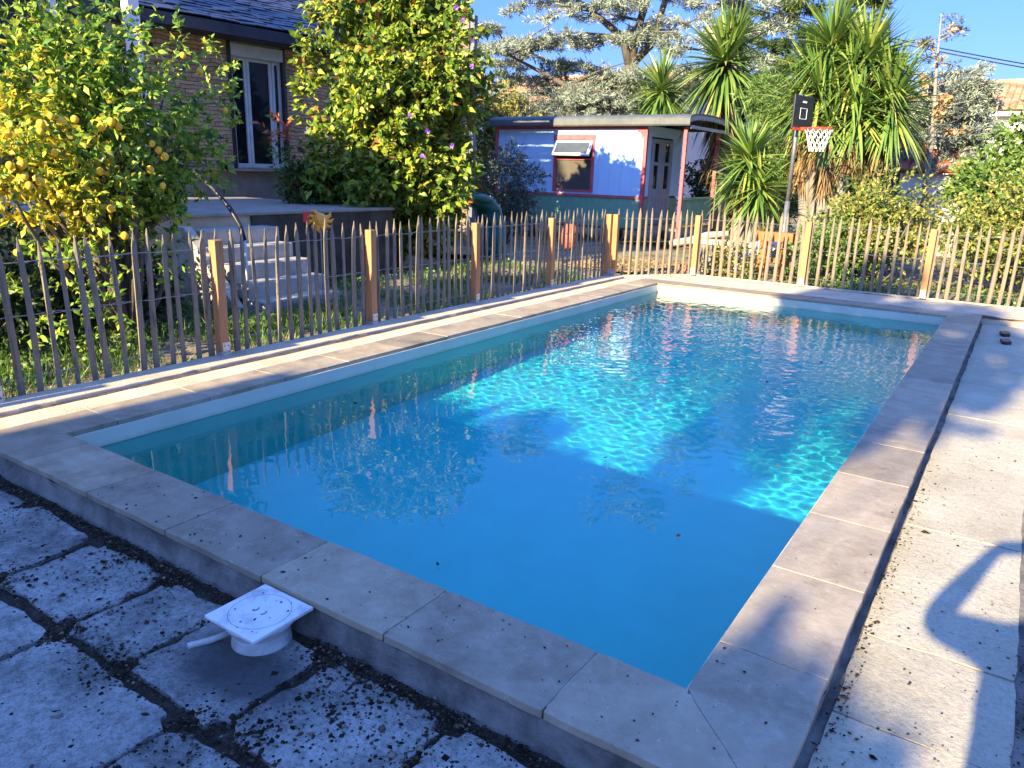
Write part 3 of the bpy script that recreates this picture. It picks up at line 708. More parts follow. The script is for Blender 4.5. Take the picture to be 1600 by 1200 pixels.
def glazed_door(parent, a, b, z0, z1, leaves_y, box_h):
    mb = MB(); mb.box((-.1, a-.05, z0-.02), (.035, a+.012, z1+.02)); mb.box((-.1, b-.012, z0-.02), (.035, b+.05, z1+.02)); surround = mb.build('door_surround', M_BLACK, parent)
    mb = MB(); mb.box((-.12, a+.015, z1-.10), (.02, b-.015, z1-.002)); mb.box((-.12, a+.015, z1-.10-box_h), (.05, b-.015, z1-.12)); mb.build('shutter_box', M_PALE, parent, bevel=.006)
    zt = z1-.1-box_h
    dr = bpy.data.objects.new('door', None); COL.objects.link(dr); dr.parent = parent
    for y0, y1 in leaves_y:
        f = MB(); w = .055
        f.box((-.12, y0, z0+.0), (-.05, y0+w, zt)); f.box((-.12, y1-w, z0+.0), (-.05, y1, zt)); f.box((-.12, y0+w, z0+.0), (-.05, y1-w, z0+w+.02)); f.box((-.12, y0+w, zt-w), (-.05, y1-w, zt))
        f.build('door_frame', M_PALE, dr, bevel=.004)
        p_ = MB(); p_.box((-.095, y0+w-.005, z0+w), (-.085, y1-w+.005, zt-w+.005)); p_.build('pane', M_GLASS, dr)
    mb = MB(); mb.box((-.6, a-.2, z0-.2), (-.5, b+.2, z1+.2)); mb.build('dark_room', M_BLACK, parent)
glazed_door(house, D1[0], D1[1], D1[2], D1[3], [(-.54, -.20), (-.19, .34), (.35, .54)], .24)
glazed_door(house, D2[0], D2[1], D2[2], D2[3], [(-4.58, -3.55), (-3.54, -2.47)], .30)
# roof of lifted slates
mb = MB(); rg = random.Random(9); slope = radians(24); ex, ez = .55, 3.97
nrow = 26
for r in range(nrow):
    u = r*.17
    y = -9.2 + rg.uniform(0, .3)
    while y < 4.7:
        w = rg.uniform(.24, .34); tilt = rg.uniform(-.03, .05); lift = abs(rg.gauss(0, .012)); yaw = rg.gauss(0, .03)
        c = Vector((ex-(u+.12)*cos(slope), y+w/2, ez+(u+.12)*sin(slope)+.03+lift))
        R = Matrix.Rotation(slope-.06, 3, 'Y') @ Matrix.Rotation(tilt, 3, 'X') @ Matrix.Rotation(yaw, 3, 'Z')
        h = .009
        mb.box((c.x-.14, c.y-w/2+.004, c.z-h), (c.x+.14, c.y+w/2-.004, c.z+h), R, c)
        y += w
mb.build('roof', M_SLATE, house)
mb = MB()
a = (ex, ez); L = nrow*.17+.1; bpt = (ex-L*cos(slope), ez+L*sin(slope))
mb.add([(ex, -9.3, ez), (ex, 4.75, ez), (bpt[0], 4.75, bpt[1]), (bpt[0], -9.3, bpt[1]), (ex, -9.3, ez-.05), (ex, 4.75, ez-.05), (bpt[0], 4.75, bpt[1]-.05), (bpt[0], -9.3, bpt[1]-.05)],
       [(0, 1, 2, 3), (7, 6, 5, 4), (0, 4, 5, 1), (1, 5, 6, 2), (3, 7, 4, 0), (2, 6, 7, 3)])
mb.add([(bpt[0], -9.3, bpt[1]), (bpt[0], 4.75, bpt[1]), (bpt[0]-5, 4.75, bpt[1]-2.2), (bpt[0]-5, -9.3, bpt[1]-2.2)], [(0, 1, 2, 3)])
mb.build('roof_deck', M_SLATE, house)
mb = MB(); mb.box((ex-.01, -9.3, ez-.19), (ex+.03, 4.75, ez-.005)); mb.box((0.002, -9.3, ez-.20), (ex-.012, 4.75, ez-.17)); mb.build('fascia', rough_mat('blue_black_fascia', (.02, .022, .035), (.04, .045, .06), 5, .6, .2, .003), house)
# glazed veranda in front of the house, behind the lemon tree
ver = thing('veranda', (-8.4, 1, 1), 'pale framed glazed veranda standing on the patio behind the lemon tree', 'veranda')
mb = MB()
for y in (-5.5, -3.5, -1.5, .5, 2.35):
    mb.box((-8.42, y-.08, 1.0), (-8.28, y+.08, 3.35))
mb.box((-8.42, -5.7, 3.36), (-8.28, 2.45, 3.5)); mb.box((-11.4, 2.29, 3.36), (-8.43, 2.43, 3.5))
reparent(mb.build('frame', M_WHITE, bevel=.005), ver)
mb = MB(); mb.box((-8.2, -5.6, 1.0), (-8.0, 2.4, 1.13)); mb.box((-8.22, -5.6, 1.14), (-8.1, 2.4, 1.26)); reparent(mb.build('sill', M_PALE, bevel=.01), ver)
mb = MB(); mb.box((-8.36, -5.5, 1.0), (-8.34, 2.3, 3.35)); reparent(mb.build('pane', glass_mat('warm_dark_glass', (.035, .022, .014))), ver)
mb = MB(); mb.add([(-8.05, -6, 3.52), (-8.05, 2.6, 3.52), (-11.7, 2.6, 4.0), (-11.7, -6, 4.0), (-8.05, -6, 3.60), (-8.05, 2.6, 3.60), (-11.7, 2.6, 4.08), (-11.7, -6, 4.08)],
                  [(3, 2, 1, 0), (4, 5, 6, 7), (0, 1, 5, 4), (1, 2, 6, 5), (2, 3, 7, 6), (3, 0, 4, 7)])
reparent(mb.build('roof', rough_mat('beige_roof', (.36, .31, .24), (.46, .41, .33), 4, .7, .2, .004)), ver)
mp = thing('mast', (-8.9, 3.62, 1.0), 'tall white square post rising from the patio past the roof edge', 'post')
mb = MB(); mb.box((-.075, -.075, .02), (.075, .075, 4.6)); mb.build('post', rough_mat('white_lacquer', (.70, .70, .68), (.78, .78, .76), 6, .4, .05, .001), mp, bevel=.008)
mb = MB(); mb.box((-.13, -.13, 0), (.13, .13, .02)); mb.build('base_plate', M_STEEL, mp)

# plank screen at the corner of the house, behind the big shrub
ps = thing('plank_screen', (-10.8, 11.7, 0), 'tall screen of weathered planks on dark posts, between shrub and wagon', 'screen')
M_PLANK = rough_mat('weathered_plank', (.15, .11, .075), (.33, .26, .18), 5, .9, .7, .008, 50, stretch=(.6, 6, 6), per_island=.3)
mb = MB(); z = .02; rg = random.Random(3)
while z < 4.7:
    h = rg.uniform(.12, .16)
    gap = .012
    for zz in (3.60, 4.02, 3.2):
        if abs(z+h-zz) < .07: gap = .05
    mb.box((-12.1, 11.69+rg.uniform(-.006, .006), z), (-9.84, 11.72, z+h), Matrix.Rotation(rg.uniform(-.004, .004), 3, 'Y')); z += h+gap
reparent(mb.build('planks', M_PLANK), ps)
for x in (-12.1, -11, -9.79):
    mb = MB(); mb.box((x-.06, 11.73, -.1), (x+.06, 11.85, 4.75)); reparent(mb.build('post', rough_mat('blue_grey_post', (.10, .12, .15), (.2, .22, .25), 6, .7, .3, .004, stretch=(4, 4, .5)), bevel=.006), ps)

# ---------------------------------------------------------------- painted wagon
wg = thing('wooden_wagon', (-9, 16.1, 0), 'painted wooden wagon cabin, pale blue over green, red trim and curved grey roof', 'wagon')
M_WALL = rough_mat('pale_blue_boards', (.40, .63, .88), (.48, .70, .92), 3, .6, .2, .003, 25, stretch=(6, 6, .5))
M_GREEN = rough_mat('green_boards', (.14, .30, .20), (.22, .42, .30), 4, .6, .2, .003, 25, stretch=(5, 5, .6))
M_RED = rough_mat('rose_red_paint', (.42, .07, .09), (.55, .13, .15), 6, .55, .1, .002)
M_ROOFG = rough_mat('grey_sheet_roof', (.07, .08, .085), (.12, .13, .135), 3, .55, .2, .004)
M_DOOR = rough_mat('blue_grey_door', (.25, .285, .34), (.33, .37, .42), 6, .55, .2, .003)
WX0, WX1, WY0, WY1 = -11.4, -7.1, 15.0, 17.2
win = (-9.56, -8.5, 1.22, 2.40)
mb = MB()
def xz_wall(mb, x0, x1, z0, z1, y, holes, th=.06):
    xs = sorted({x0, x1, *[h[0] for h in holes], *[h[1] for h in holes]}); zs = sorted({z0, z1, *[h[2] for h in holes], *[h[3] for h in holes]})
    for i in range(len(xs)-1):
        for j in range(len(zs)-1):
            cx, cz = (xs[i]+xs[i+1])/2, (zs[j]+zs[j+1])/2
            if any(h[0] < cx < h[1] and h[2] < cz < h[3] for h in holes): continue
            mb.box((xs[i], y, zs[j]), (xs[i+1], y+th, zs[j+1]))
n = 14
for i in range(n):
    a = WX0 + (WX1-WX0)*i/n; b = WX0 + (WX1-WX0)*(i+1)/n
    lo, hi = max(a, win[0]), min(b, win[1]); yy = WY0 + random.uniform(0, .003)
    if lo >= hi: mb.box((a+.002, yy, 1.12), (b-.002, WY0+.05, 2.74))
    else:
        for p, q, c, d in ((a, b, 1.12, win[2]), (a, b, win[3], 2.74), (a, lo, win[2], win[3]), (hi, b, win[2], win[3])):
            if q-p > .01: mb.box((p+.002, yy, c), (q-.002, WY0+.05, d))
d0, d1 = 15.3, 16.62
for a, b, c, d in ((WY0+.05, d0, .35, 2.74), (d1, WY1, .35, 2.74), (d0, d1, 2.5, 2.74)):
    mb.box((WX1-.05, a, max(c, 1.12)), (WX1, b, d))
mb.box((WX0, WY1-.05, .35), (WX1-.051, WY1, 2.74)); mb.box((WX0, WY0+.051, .35), (WX0+.05, WY1-.051, 2.74))
reparent(mb.build('upper_wall', M_WALL), wg)
mb = MB(); mb.box((WX0, WY0, .36), (WX1, WY0+.05, 1.06)); mb.box((WX1-.05, WY0+.051, .36), (WX1, d0, 1.06)); mb.box((WX1-.05, d1, .36), (WX1, WY1-.06, 1.06))
reparent(mb.build('lower_wall', M_GREEN), wg)
mb = MB()
mb.box((WX0-.02, WY0-.025, 2.66), (WX1+.02, WY0-.003, 2.74)); mb.box((WX0-.01, WY0-.03, 1.06), (WX1+.02, WY0+.03, 1.12))
for x in (WX0-.02, WX1-.07): mb.box((x, WY0-.022, .3), (x+.09, WY0-.002, 2.655))
mb.box((WX1+.002, WY0-.02, .3), (WX1+.02, WY0+.07, 2.655)); mb.box((WX1+.002, WY0+.1, 1.06), (WX1+.025, d0-.05, 1.11))
mb.add([(WX1-.07, WY0-.02, 2.655), (WX1-.07, WY0-.02, 2.44), (WX1-.13, WY0-.02, 2.5), (WX1-.16, WY0-.02, 2.58), (WX1-.24, WY0-.02, 2.6), (WX1-.26, WY0-.02, 2.655)], [(0, 1, 2, 3, 4, 5)])
reparent(mb.build('trim', M_RED, bevel=.004), wg)
mb = MB(); prof = []
for k in range(25):
    t = k/24; a = pi*(1-t); yy = 16.1+1.33*cos(a); prof.append((yy, 2.75+.27*abs(sin(a))**.38))
x0, x1 = WX0-.08, -5.98
vs = [(x0, y, z) for y, z in prof]+[(x1, y, z) for y, z in prof]+[(x0, y*.985+16.1*.015, z-.035) for y, z in prof]+[(x1, y*.985+16.1*.015, z-.035) for y, z in prof]
N = 25; fs = []
for k in range(N-1):
    fs += [(k, k+1, N+k+1, N+k), (2*N+k+1, 2*N+k, 3*N+k, 3*N+k+1), (k+1, k, 2*N+k, 2*N+k+1), (N+k, N+k+1, 3*N+k+1, 3*N+k)]
fs += [(0, N, 3*N, 2*N), (N-1, 3*N-1, 4*N-1, 2*N-1)]
mb.add(vs, fs); reparent(mb.build('roof', M_ROOFG, smooth=False), wg)
mb = MB()                                             # scalloped valance under the porch end
for k in range(2, 23):
    y, z = prof[k]; y2, z2 = prof[k+1] if k < 24 else prof[k]
    ym = (y+y2)/2; w = (y2-y)/2
    pts = [(y, z-.04), (y2, z2-.04)] + [(ym+w*cos(a), (z+z2)/2-.10-.05*sin(a)) for a in np.linspace(0, pi, 6)]
    pts = [pts[0]]+list(reversed(pts[2:]))+[pts[1]]
    mb.add([(x1-.005, p, q) for p, q in pts], [tuple(range(len(pts)))])
mb.box((x1-.03, 14.9, 2.66), (x1-.006, 17.3, 2.73))
reparent(mb.build('valance', rough_mat('pale_grey_valance', (.3, .33, .35), (.42, .45, .46), 8, .6, .1, .002)), wg)
wf = MB()
a, b, c, d = win
wf.box((a-.06, WY0-.03, d), (b+.06, WY0+.03, d+.13)); wf.box((a-.05, WY0-.03, c-.05), (b+.05, WY0+.03, c)); wf.box((a-.05, WY0-.025, c), (a+.03, WY0+.03, d)); wf.box((b-.03, WY0-.025, c), (b+.05, WY0+.03, d)); wf.box((a+.03, WY0-.02, 1.93), (b-.03, WY0+.02, 1.97))
fr = reparent(wf.build('window', M_RED, bevel=.004), wg)
def sub(o): o.parent = fr; return o
mb = MB(); mb.box((a+.03, WY0+.012, c), (b-.03, WY0+.02, 1.93)); sub(mb.build('pane', glass_mat('curtained_glass', (.075, .068, .058))))
mb = MB(); mb.box((a+.03, WY0+.03, 1.9), (b-.03, WY0+.045, d)); sub(mb.build('dark_gap', M_BLACK))
hs = MB(); R = Matrix.Rotation(radians(-30), 3, 'X'); pv = Vector(((a+b)/2, WY0-.03, d-.03))
for lo, hi in (((a+.0, pv.y-.02, d-.07), (b-.0, pv.y+.02, d-.02)), ((a+.0, pv.y-.02, d-.42), (b-.0, pv.y+.02, d-.36)), ((a, pv.y-.02, d-.36), (a+.06, pv.y+.02, d-.07)), ((b-.06, pv.y-.02, d-.36), (b, pv.y+.02, d-.07))):
    hs.box(lo, hi, R, pv)
sub(hs.build('vent_sash', M_WHITE))
hp = MB(); hp.box((a+.06, pv.y-.004, d-.36), (b-.06, pv.y+.004, d-.07), R, pv); sub(hp.build('vent_pane', rough_mat('sky_glass', (.05, .06, .065), (.08, .09, .10), 3, .08, 0, spec=.6)))
dr = bpy.data.objects.new('door', None); COL.objects.link(dr); reparent(dr, wg)
ym = (d0+d1)/2
for ya, yb in ((d0+.02, ym-.006), (ym+.006, d1-.02)):
    mb = MB(); w = .17
    mb.box((WX1-.03, ya, .45), (WX1+.02, ya+w, 2.46)); mb.box((WX1-.03, yb-w, .45), (WX1+.02, yb, 2.46))
    for zz in (.45, 1.08, 2.36): mb.box((WX1-.03, ya+w, zz), (WX1+.018, yb-w, zz+.1))
    mb.box((WX1-.03, ya+w, .55), (WX1+.003, yb-w, 1.08)); mb.box((WX1-.03, ya+w, 1.18), (WX1+.006, yb-w, 1.3)); mb.box((WX1-.03, ya+w, 1.85), (WX1+.016, yb-w, 1.93))
    q = mb.build('door_leaf', M_DOOR); q.parent = dr
    mb = MB(); mb.box((WX1-.025, ya+w, 1.18), (WX1-.012, yb-w, 2.36)); q = mb.build('pane', M_GLASS); q.parent = dr
mb = MB()
for yy in (15.03, 17.17): mb.box((-6.19, yy-.04, .1), (-6.11, yy+.04, 2.70))
for k, nm in enumerate(('porch_post', 'porch_post')):
    mb = MB(); yy = (15.03, 17.17)[k]; mb.box((-6.19, yy-.04, .05), (-6.11, yy+.04, 2.70)); reparent(mb.build(nm, M_RED, bevel=.005), wg)
mb = MB(); mb.box((-6.17, 15.08, 1.08), (-6.12, 17.12, 1.13)); mb.box((-6.165, 15.08, .5), (-6.125, 17.12, .54))
for k in range(26): mb.box((-6.155, 15.1+k*.078, .54), (-6.135, 15.14+k*.078, 1.08))
reparent(mb.build('railing', M_GREEN), wg)
mb = MB(); mb.box((-7.099, 15.0, .36), (-6.1, 17.2, .44)); mb.box((WX0+.06, 15.12, .3), (WX1-.06, 17.1, .355)); reparent(mb.build('floor', M_PLANK), wg)
for x in (-10.5, -8.0):
    mb = MB(); 
    mb.tube([(x, 15.2, .22), (x, 15.36, .22)], .28, 20); wv = reparent(mb.build('wheel', M_BLACK, smooth=False), wg)
    mb = MB(); mb.tube([(x, 15.18, .22), (x, 15.199, .22)], .14, 16); h = mb.build('hub', M_STEEL); h.parent = wv

# ---------------------------------------------------------------- basketball hoop
hx, hy = -2.93, 11.95
bh = thing('basketball_hoop', (hx, hy, -.06), 'basketball hoop on a grey pole with black backboard, red rim and white net', 'basketball hoop')
mb = MB(); mb.tube([(hx, hy, -.1), (hx, hy, 1.25)], .045, 14); mb.tube([(hx, hy, 1.25), (hx, hy, 3.02)], .036, 14)
reparent(mb.build('pole', rough_mat('grey_pole', (.11, .12, .135), (.19, .2, .22), 9, .5, .1, .002, metallic=.4), smooth=True), bh)
nb = Vector((.975, -.22, 0)).normalized(); tb = Vector((-nb.y, nb.x, 0)); c0 = Vector((hx, hy, 2.72))+nb*.07
mb = MB(); mb.bar(c0-tb*.34-nb*.0, c0+tb*.34, .035, .54); bd = reparent(mb.build('backboard', M_BLACK, bevel=.008), bh)
def bsub(o): o.parent = bd; return o
mb = MB(); f = c0+nb*.0195; z = Vector((0, 0, 1))
for p, q in ((-.11, .11),):
    for s in (-.10, .07): mb.bar(f+tb*p+z*s, f+tb*q+z*s, .004, .012)
    for s in (-.115, .115): mb.bar(f+tb*s+z*-.105, f+tb*s+z*.075, .004, .012, up=tb)
bsub(mb.build('target_square', M_WHITE))
mb = MB()
for i in range(4): mb.bar(f+tb*(-.06+.04*i)+z*.155, f+tb*(-.05+.04*i)+z*.185, .004, .012, up=tb)
bsub(mb.build('board_mark', M_WHITE))
rc = c0+nb*.33+z*-.26; R_ = .225
mb = MB(); mb.tube([rc+nb*R_*cos(t)+tb*R_*sin(t) for t in np.linspace(0, 2*pi, 33)], .013, 8, False); mb.bar(c0+z*-.26, rc-nb*R_, .09, .05); mb.bar(c0-tb*.30-z*.265+nb*.0, c0+tb*.30-z*.265, .05, .04)
reparent(mb.build('rim', rough_mat('red_rim', (.5, .04, .03), (.62, .08, .05), 8, .4, .05, .001), smooth=False), bh)
mb = MB(); K = 12
for k in range(K):
    for s in (1, -1):
        pts = []
        for j in range(7):
            t = j/6; r = R_*(1-.48*t**.8); an = 2*pi*k/K + s*t*1.1; pts.append(rc+nb*r*cos(an)+tb*r*sin(an)-z*(.01+.36*t))
        mb.tube(pts, .0045, 5, False)
reparent(mb.build('net', M_WHITE), bh)
mb = MB(); mb.bar(Vector((hx, hy, 2.9)), c0+z*.12, .03); mb.bar(Vector((hx, hy, 2.55)), c0-z*.15, .03); reparent(mb.build('bracket', M_STEEL), bh)

# ---------------------------------------------------------------- odds and ends behind the far fence
mb = MB(); mb.box((-4.55, 11.55, .42), (-3.35, 11.95, .50)); sb = thing('stone_bench', (-3.95, 11.75, -.06), 'low bench of a grey slab on white blocks behind the far fence', 'bench'); reparent(mb.build('seat', M_CONC, bevel=.01), sb)
for x in (-4.4, -3.75):
    mb = MB(); mb.box((x, 11.58, -.08), (x+.36, 11.9, .415)); reparent(mb.build('block', M_WHITE if x > -4 else M_BED, bevel=.008), sb)
mb = MB(); mb.blob((-3.15, 11.75, .46), (.2, .16, .13), 3); mb.blob((-3.32, 11.7, .36), (.12, .1, .1), 5); put(mb.build('pale_stone', M_WHITE), 'rough white stone between the slab bench and the orange trestle', 'stone')
ot = thing('wooden_trestle', (-2.95, 11.5, -.06), 'orange stained wooden trestle with thick legs beside the hoop pole', 'trestle')
M_ORNG = rough_mat('orange_stained_wood', (.32, .10, .03), (.42, .15, .05), 5, .6, .3, .004, 40, stretch=(1, 6, 6))
mb = MB(); mb.box((-3.22, 11.3, .58), (-2.6, 11.5, .74)); reparent(mb.build('top', M_ORNG, bevel=.01), ot)
for x in (-3.16, -2.78):
    mb = MB(); mb.box((x, 11.31, -.1), (x+.13, 11.49, .575)); reparent(mb.build('leg', M_ORNG, bevel=.01), ot)
mb = MB(); mb.box((-3.03, 11.36, .22), (-2.785, 11.44, .30)); reparent(mb.build('rung', M_ORNG, bevel=.006), ot)
mb = MB(); mb.tube([(-5.3, 12.6, .30), (-4.9, 12.5, .38), (-4.5, 12.45, .52), (-4.1, 12.5, .58)], [.07, .075, .07, .05], 9); put(mb.build('fallen_log', rough_mat('pale_log', (.3, .26, .21), (.45, .4, .34), 6, .85, .5, .01)), 'pale bent log lying in front of the wagon porch', 'log')
mb = MB(); mb.box((-4.62, 11.2, -.08), (-4.36, 11.32, .06)); put(mb.build('red_brick', rough_mat('red_brick', (.36, .12, .07), (.5, .2, .12), 8, .9, .5, .006), bevel=.006), 'single red brick on the soil beside the left end of the slab bench', 'brick')
mb = MB(); mb.box((-4.32, 11.12, -.08), (-3.82, 11.3, .05)); mb.box((-4.25, 11.14, .052), (-3.9, 11.28, .13)); put(mb.build('concrete_block', M_BED, bevel=.008), 'grey concrete block on the soil before the slab bench', 'block')

# red mask on the left run of fence, orange ornament by the steps, teal shell by the shrub
mk = thing('carved_mask', (-5.14, 8.12, .68), 'terracotta red carved face mask hanging behind the pickets before the wagon', 'mask', rz=-.8)
M_MASK = rough_mat('red_terracotta', (.28, .07, .05), (.42, .12, .08), 14, .7, .4, .006)
mb = MB(); vs = []; rows, colsn = 9, 9
for i in range(rows):
    for j in range(colsn):
        u, v = (i/(rows-1))*2-1, (j/(colsn-1))*2-1
        w = .125*math.sqrt(max(0, 1-(abs(u)**2.6)*.75)); vs.append((.09*(1-u*u*.6)*(1-v*v*.8)+.02*math.exp(-(v*4)**2-((u+.1)*2.5)**2)*2, v*w, u*.19))
mb.add(vs, [(i*colsn+j, (i+1)*colsn+j, (i+1)*colsn+j+1, i*colsn+j+1) for i in range(rows-1) for j in range(colsn-1)]); o = mb.build('face', M_MASK, mk, smooth=True); o.modifiers.new('s', 'SOLIDIFY').thickness = .012
for s in (-1, 1):
    mb = MB(); mb.blob((.085, s*.05, .05), (.02, .03, .016), 2, amp=.05); mb.build('eye', M_BLACK, mk)
mb = MB(); mb.blob((.08, 0, -.10), (.02, .05, .013), 2, amp=.05); mb.build('mouth', M_BLACK, mk)
mb = MB(); mb.tube([(0, 0, .19), (.02, 0, .24), (.04, 0, .26)], .004, 5); mb.build('hook', M_WIRE, mk)
fx = thing('sun_ornament', (-6.1, 4.0, .0), 'orange and yellow sun shaped garden ornament with a red tip on a stake', 'ornament', rz=-.75)
M_OR = rough_mat('orange_glaze', (.85, .22, .02), (.95, .50, .05), 9, .3, .1, .002, spec=.6); M_RD = rough_mat('red_glaze', (.7, .02, .03), (.8, .05, .05), 8, .3, .05, .001, spec=.6)
mb = MB(); mb.tube([(0, 0, -.1), (0, 0, .92)], .008, 6); mb.build('stake', M_WIRE, fx)
mb = MB(); mb.blob((0, .0, 1.02), (.05, .085, .085), 4, amp=.08)
for k in range(11):
    a = 2*pi*k/11 + .3
    if k in (1, 2): continue
    mb.tube([(0, cos(a)*.06, 1.02+sin(a)*.06), (.01, cos(a+.15)*.12, 1.02+sin(a+.15)*.12), (0, cos(a+.4)*.155, 1.02+sin(a+.4)*.155)], [.03, .02, .003], 7)
mb.build('sun_body', M_OR, fx)
mb = MB(); mb.prism([(-.01, -.19), (.01, -.19), (.01, -.12), (-.01, -.12)], .99, 1.11); mb.build('tip', M_RD, fx, bevel=.004)
tl = thing('garden_slide', (-7.7, 9.6, -.06), 'curved teal plastic slide end showing beside the big shrub', 'slide')
M_TEAL = rough_mat('teal_plastic', (.02, .16, .20), (.03, .24, .28), 5, .3, .1, .002, spec=.6)
mb = MB(); pts = [(-8.1, 9.15, 1.12), (-8.0, 9.4, 1.12), (-7.95, 9.6, 1.05), (-7.9, 9.78, .88), (-7.88, 9.86, .6), (-7.87, 9.88, .2), (-7.85, 9.95, 0)]
for i in range(len(pts)-1):
    a, b = Vector(pts[i]), Vector(pts[i+1]); dx = Vector((.32, -.05, 0))
    mb.add([a-dx, b-dx, b+dx, a+dx], [(0, 1, 2, 3)])
o = reparent(mb.build('chute', M_TEAL, smooth=True), tl); o.modifiers.new('s', 'SOLIDIFY').thickness = .03
for s in (-1, 1):
    mb = MB(); mb.tube([Vector(p)+Vector((.32, -.05, .02))*s + Vector((0, 0, .03)) for p in pts], .035, 8); reparent(mb.build('rim', M_TEAL, smooth=True), tl)

# ---------------------------------------------------------------- plants
def crown_leaves(clumps, L, W, shoot=.22, per=14, spread=.9, up=.25, droop=.15, fold=.22, rng=RNG, shell=.55):
    """leafy shoots filling ellipsoid clumps [(centre, radii, shoots)]; returns V, F, shoot base per leaf"""
    Ps, Ds, Ls = [], [], []; tips = []
    for c, r, n in clumps:
        c = np.array(c, float); r = np.array(r, float)
        d = sphere_pts(n, rng); u = rng.uniform(shell**3, 1.08, n)**(1/3.)
        p = c + d*r*u[:, None]; nn = norm(d/r); tips.append(p)
        sd_ = norm(nn + np.array([0, 0, up]) + rng.normal(size=(n, 3))*.45)
        sl = shoot*rng.uniform(.5, 1.3, n)
        t = rng.uniform(0, 1, (n, per)); base = p[:, None]+sd_[:, None]*(sl[:, None]*t)[..., None]
        dd = norm(sd_[:, None]*(.35+t[..., None]*.5) + rng.normal(size=(n, per, 3))*spread*.6)
        Ps.append(base.reshape(-1, 3)); Ds.append(dd.reshape(-1, 3)); Ls.append(np.full(n*per, L))
    P = np.concatenate(Ps); D = np.concatenate(Ds); N = len(P)
    k = rng.uniform(.45, 1.35, N)
    V, F = leaves(P, D, L*k, W*k*rng.uniform(.8, 1.15, N), fold*W*2, droop, rng)
    return V, F, P, np.concatenate(tips)
def clumps_in(c, r, n, cr, shoots, rng, squash=.8, bottom=-1, shell=.3):
    out = []
    while len(out) < n:
        d = sphere_pts(1, rng)[0]; u = rng.uniform(shell**3, 1)**(1/3.)
        if d[2] < bottom: continue
        k = rng.uniform(.7, 1.25)
        out.append((np.array(c)+d*np.array(r)*u*.82, (cr*k, cr*k, cr*k*squash), int(shoots*k*k)))
    return out
def stems(mb, root, tips, n, r0, rng, wob=.12, n_seg=5):
    """limbs from the foot to some of the shoots"""
    root = np.array(root, float); idx = rng.choice(len(tips), min(n, len(tips)), replace=False)
    for i in idx:
        t = tips[i]; pts = []; off = rng.normal(size=3)*wob
        for k in range(n_seg+1):
            u = k/n_seg; p = root*(1-u)+t*u; p = p + off*sin(u*pi) ; p[2] = root[2]+(t[2]-root[2])*u**.85
            pts.append(p)
        mb.tube(pts, [r0*(1-.85*k/n_seg) for k in range(n_seg+1)], 6)

G_SHRUB = leaf_mat('shrub_leaves', [(0, (.06, .12, .016)), (.35, (.15, .25, .025)), (.7, (.29, .37, .04)), (.93, (.45, .45, .065)), (1, (.45, .20, .06))], .35)
G_LEMON = leaf_mat('lemon_leaves', [(0, (.07, .17, .025)), (.4, (.18, .33, .038)), (.75, (.35, .46, .055)), (1, (.58, .54, .09))], .4)
G_LEMONY = leaf_mat('yellowing_lemon_leaves', [(0, (.30, .30, .03)), (.4, (.56, .46, .03)), (1, (.72, .50, .05))], .35)
G_RED = leaf_mat('red_young_leaves', [(0, (.35, .06, .03)), (1, (.5, .16, .07))], .3)
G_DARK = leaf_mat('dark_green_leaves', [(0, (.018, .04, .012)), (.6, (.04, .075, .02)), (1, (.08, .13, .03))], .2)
G_GREEN = leaf_mat('mid_green_leaves', [(0, (.05, .11, .022)), (.6, (.12, .21, .04)), (1, (.24, .32, .065))], .3)
G_YELG = leaf_mat('yellow_green_leaves', [(0, (.09, .11, .025)), (.5, (.22, .22, .045)), (.85, (.38, .34, .075)), (1, (.45, .36, .12))], .3)
G_OLIVE = leaf_mat('grey_olive_leaves', [(0, (.05, .065, .05)), (.6, (.09, .115, .085)), (1, (.2, .22, .17))], .2)
G_CEDAR = leaf_mat('blue_cedar_needles', [(0, (.10, .135, .115)), (.5, (.22, .27, .22)), (1, (.42, .45, .36))], .15, .6)
G_PINE = leaf_mat('pine_needles', [(0, (.03, .065, .02)), (.6, (.08, .13, .035)), (1, (.17, .21, .06))], .15, .6)
G_YUC = leaf_mat('yucca_leaves', [(0, (.06, .13, .026)), (.5, (.12, .22, .05)), (.88, (.22, .30, .06)), (1, (.36, .36, .10))], .15, .35, .5)
G_DEAD = leaf_mat('dead_yucca_leaves', [(0, (.10, .06, .03)), (.6, (.25, .165, .085)), (1, (.38, .27, .15))], .1, .8, .1)
G_ORAL = leaf_mat('orange_autumn_leaves', [(0, (.45, .22, .08)), (1, (.62, .36, .16))], .3)
G_PURP = leaf_mat('purple_petals', [(0, (.25, .09, .5)), (.6, (.33, .16, .62)), (1, (.55, .22, .5))], .3)
G_GRASS = leaf_mat('grass_blades', [(0, (.03, .09, .015)), (.5, (.07, .17, .025)), (.85, (.16, .25, .05)), (1, (.34, .30, .14))], .25)
M_LEMON = rough_mat('lemon_peel', (.72, .36, .015), (.82, .50, .03), 10, .4, .2, .002, 60, spec=.5)

def plant(name, loc, label, cat, clumps, mat, L, W, foot, nst, r0, group=None, rng=RNG, extra=None, leafname='foliage', bark=None, **kw):
    t = thing(name, loc, label, cat, group=group)
    V, F, P, tips = crown_leaves(clumps, L, W, rng=rng, **kw)
    mats, mi = mat, None
    if extra: mats, mi = extra(P, rng); mi = np.repeat(mi, 4)
    reparent(np_mesh(leafname, V, F, mats, midx=mi), t)
    mb = MB(); stems(mb, foot, tips, nst, r0, rng); reparent(mb.build('stem', bark or M_BARK, smooth=True), t)
    return t, tips

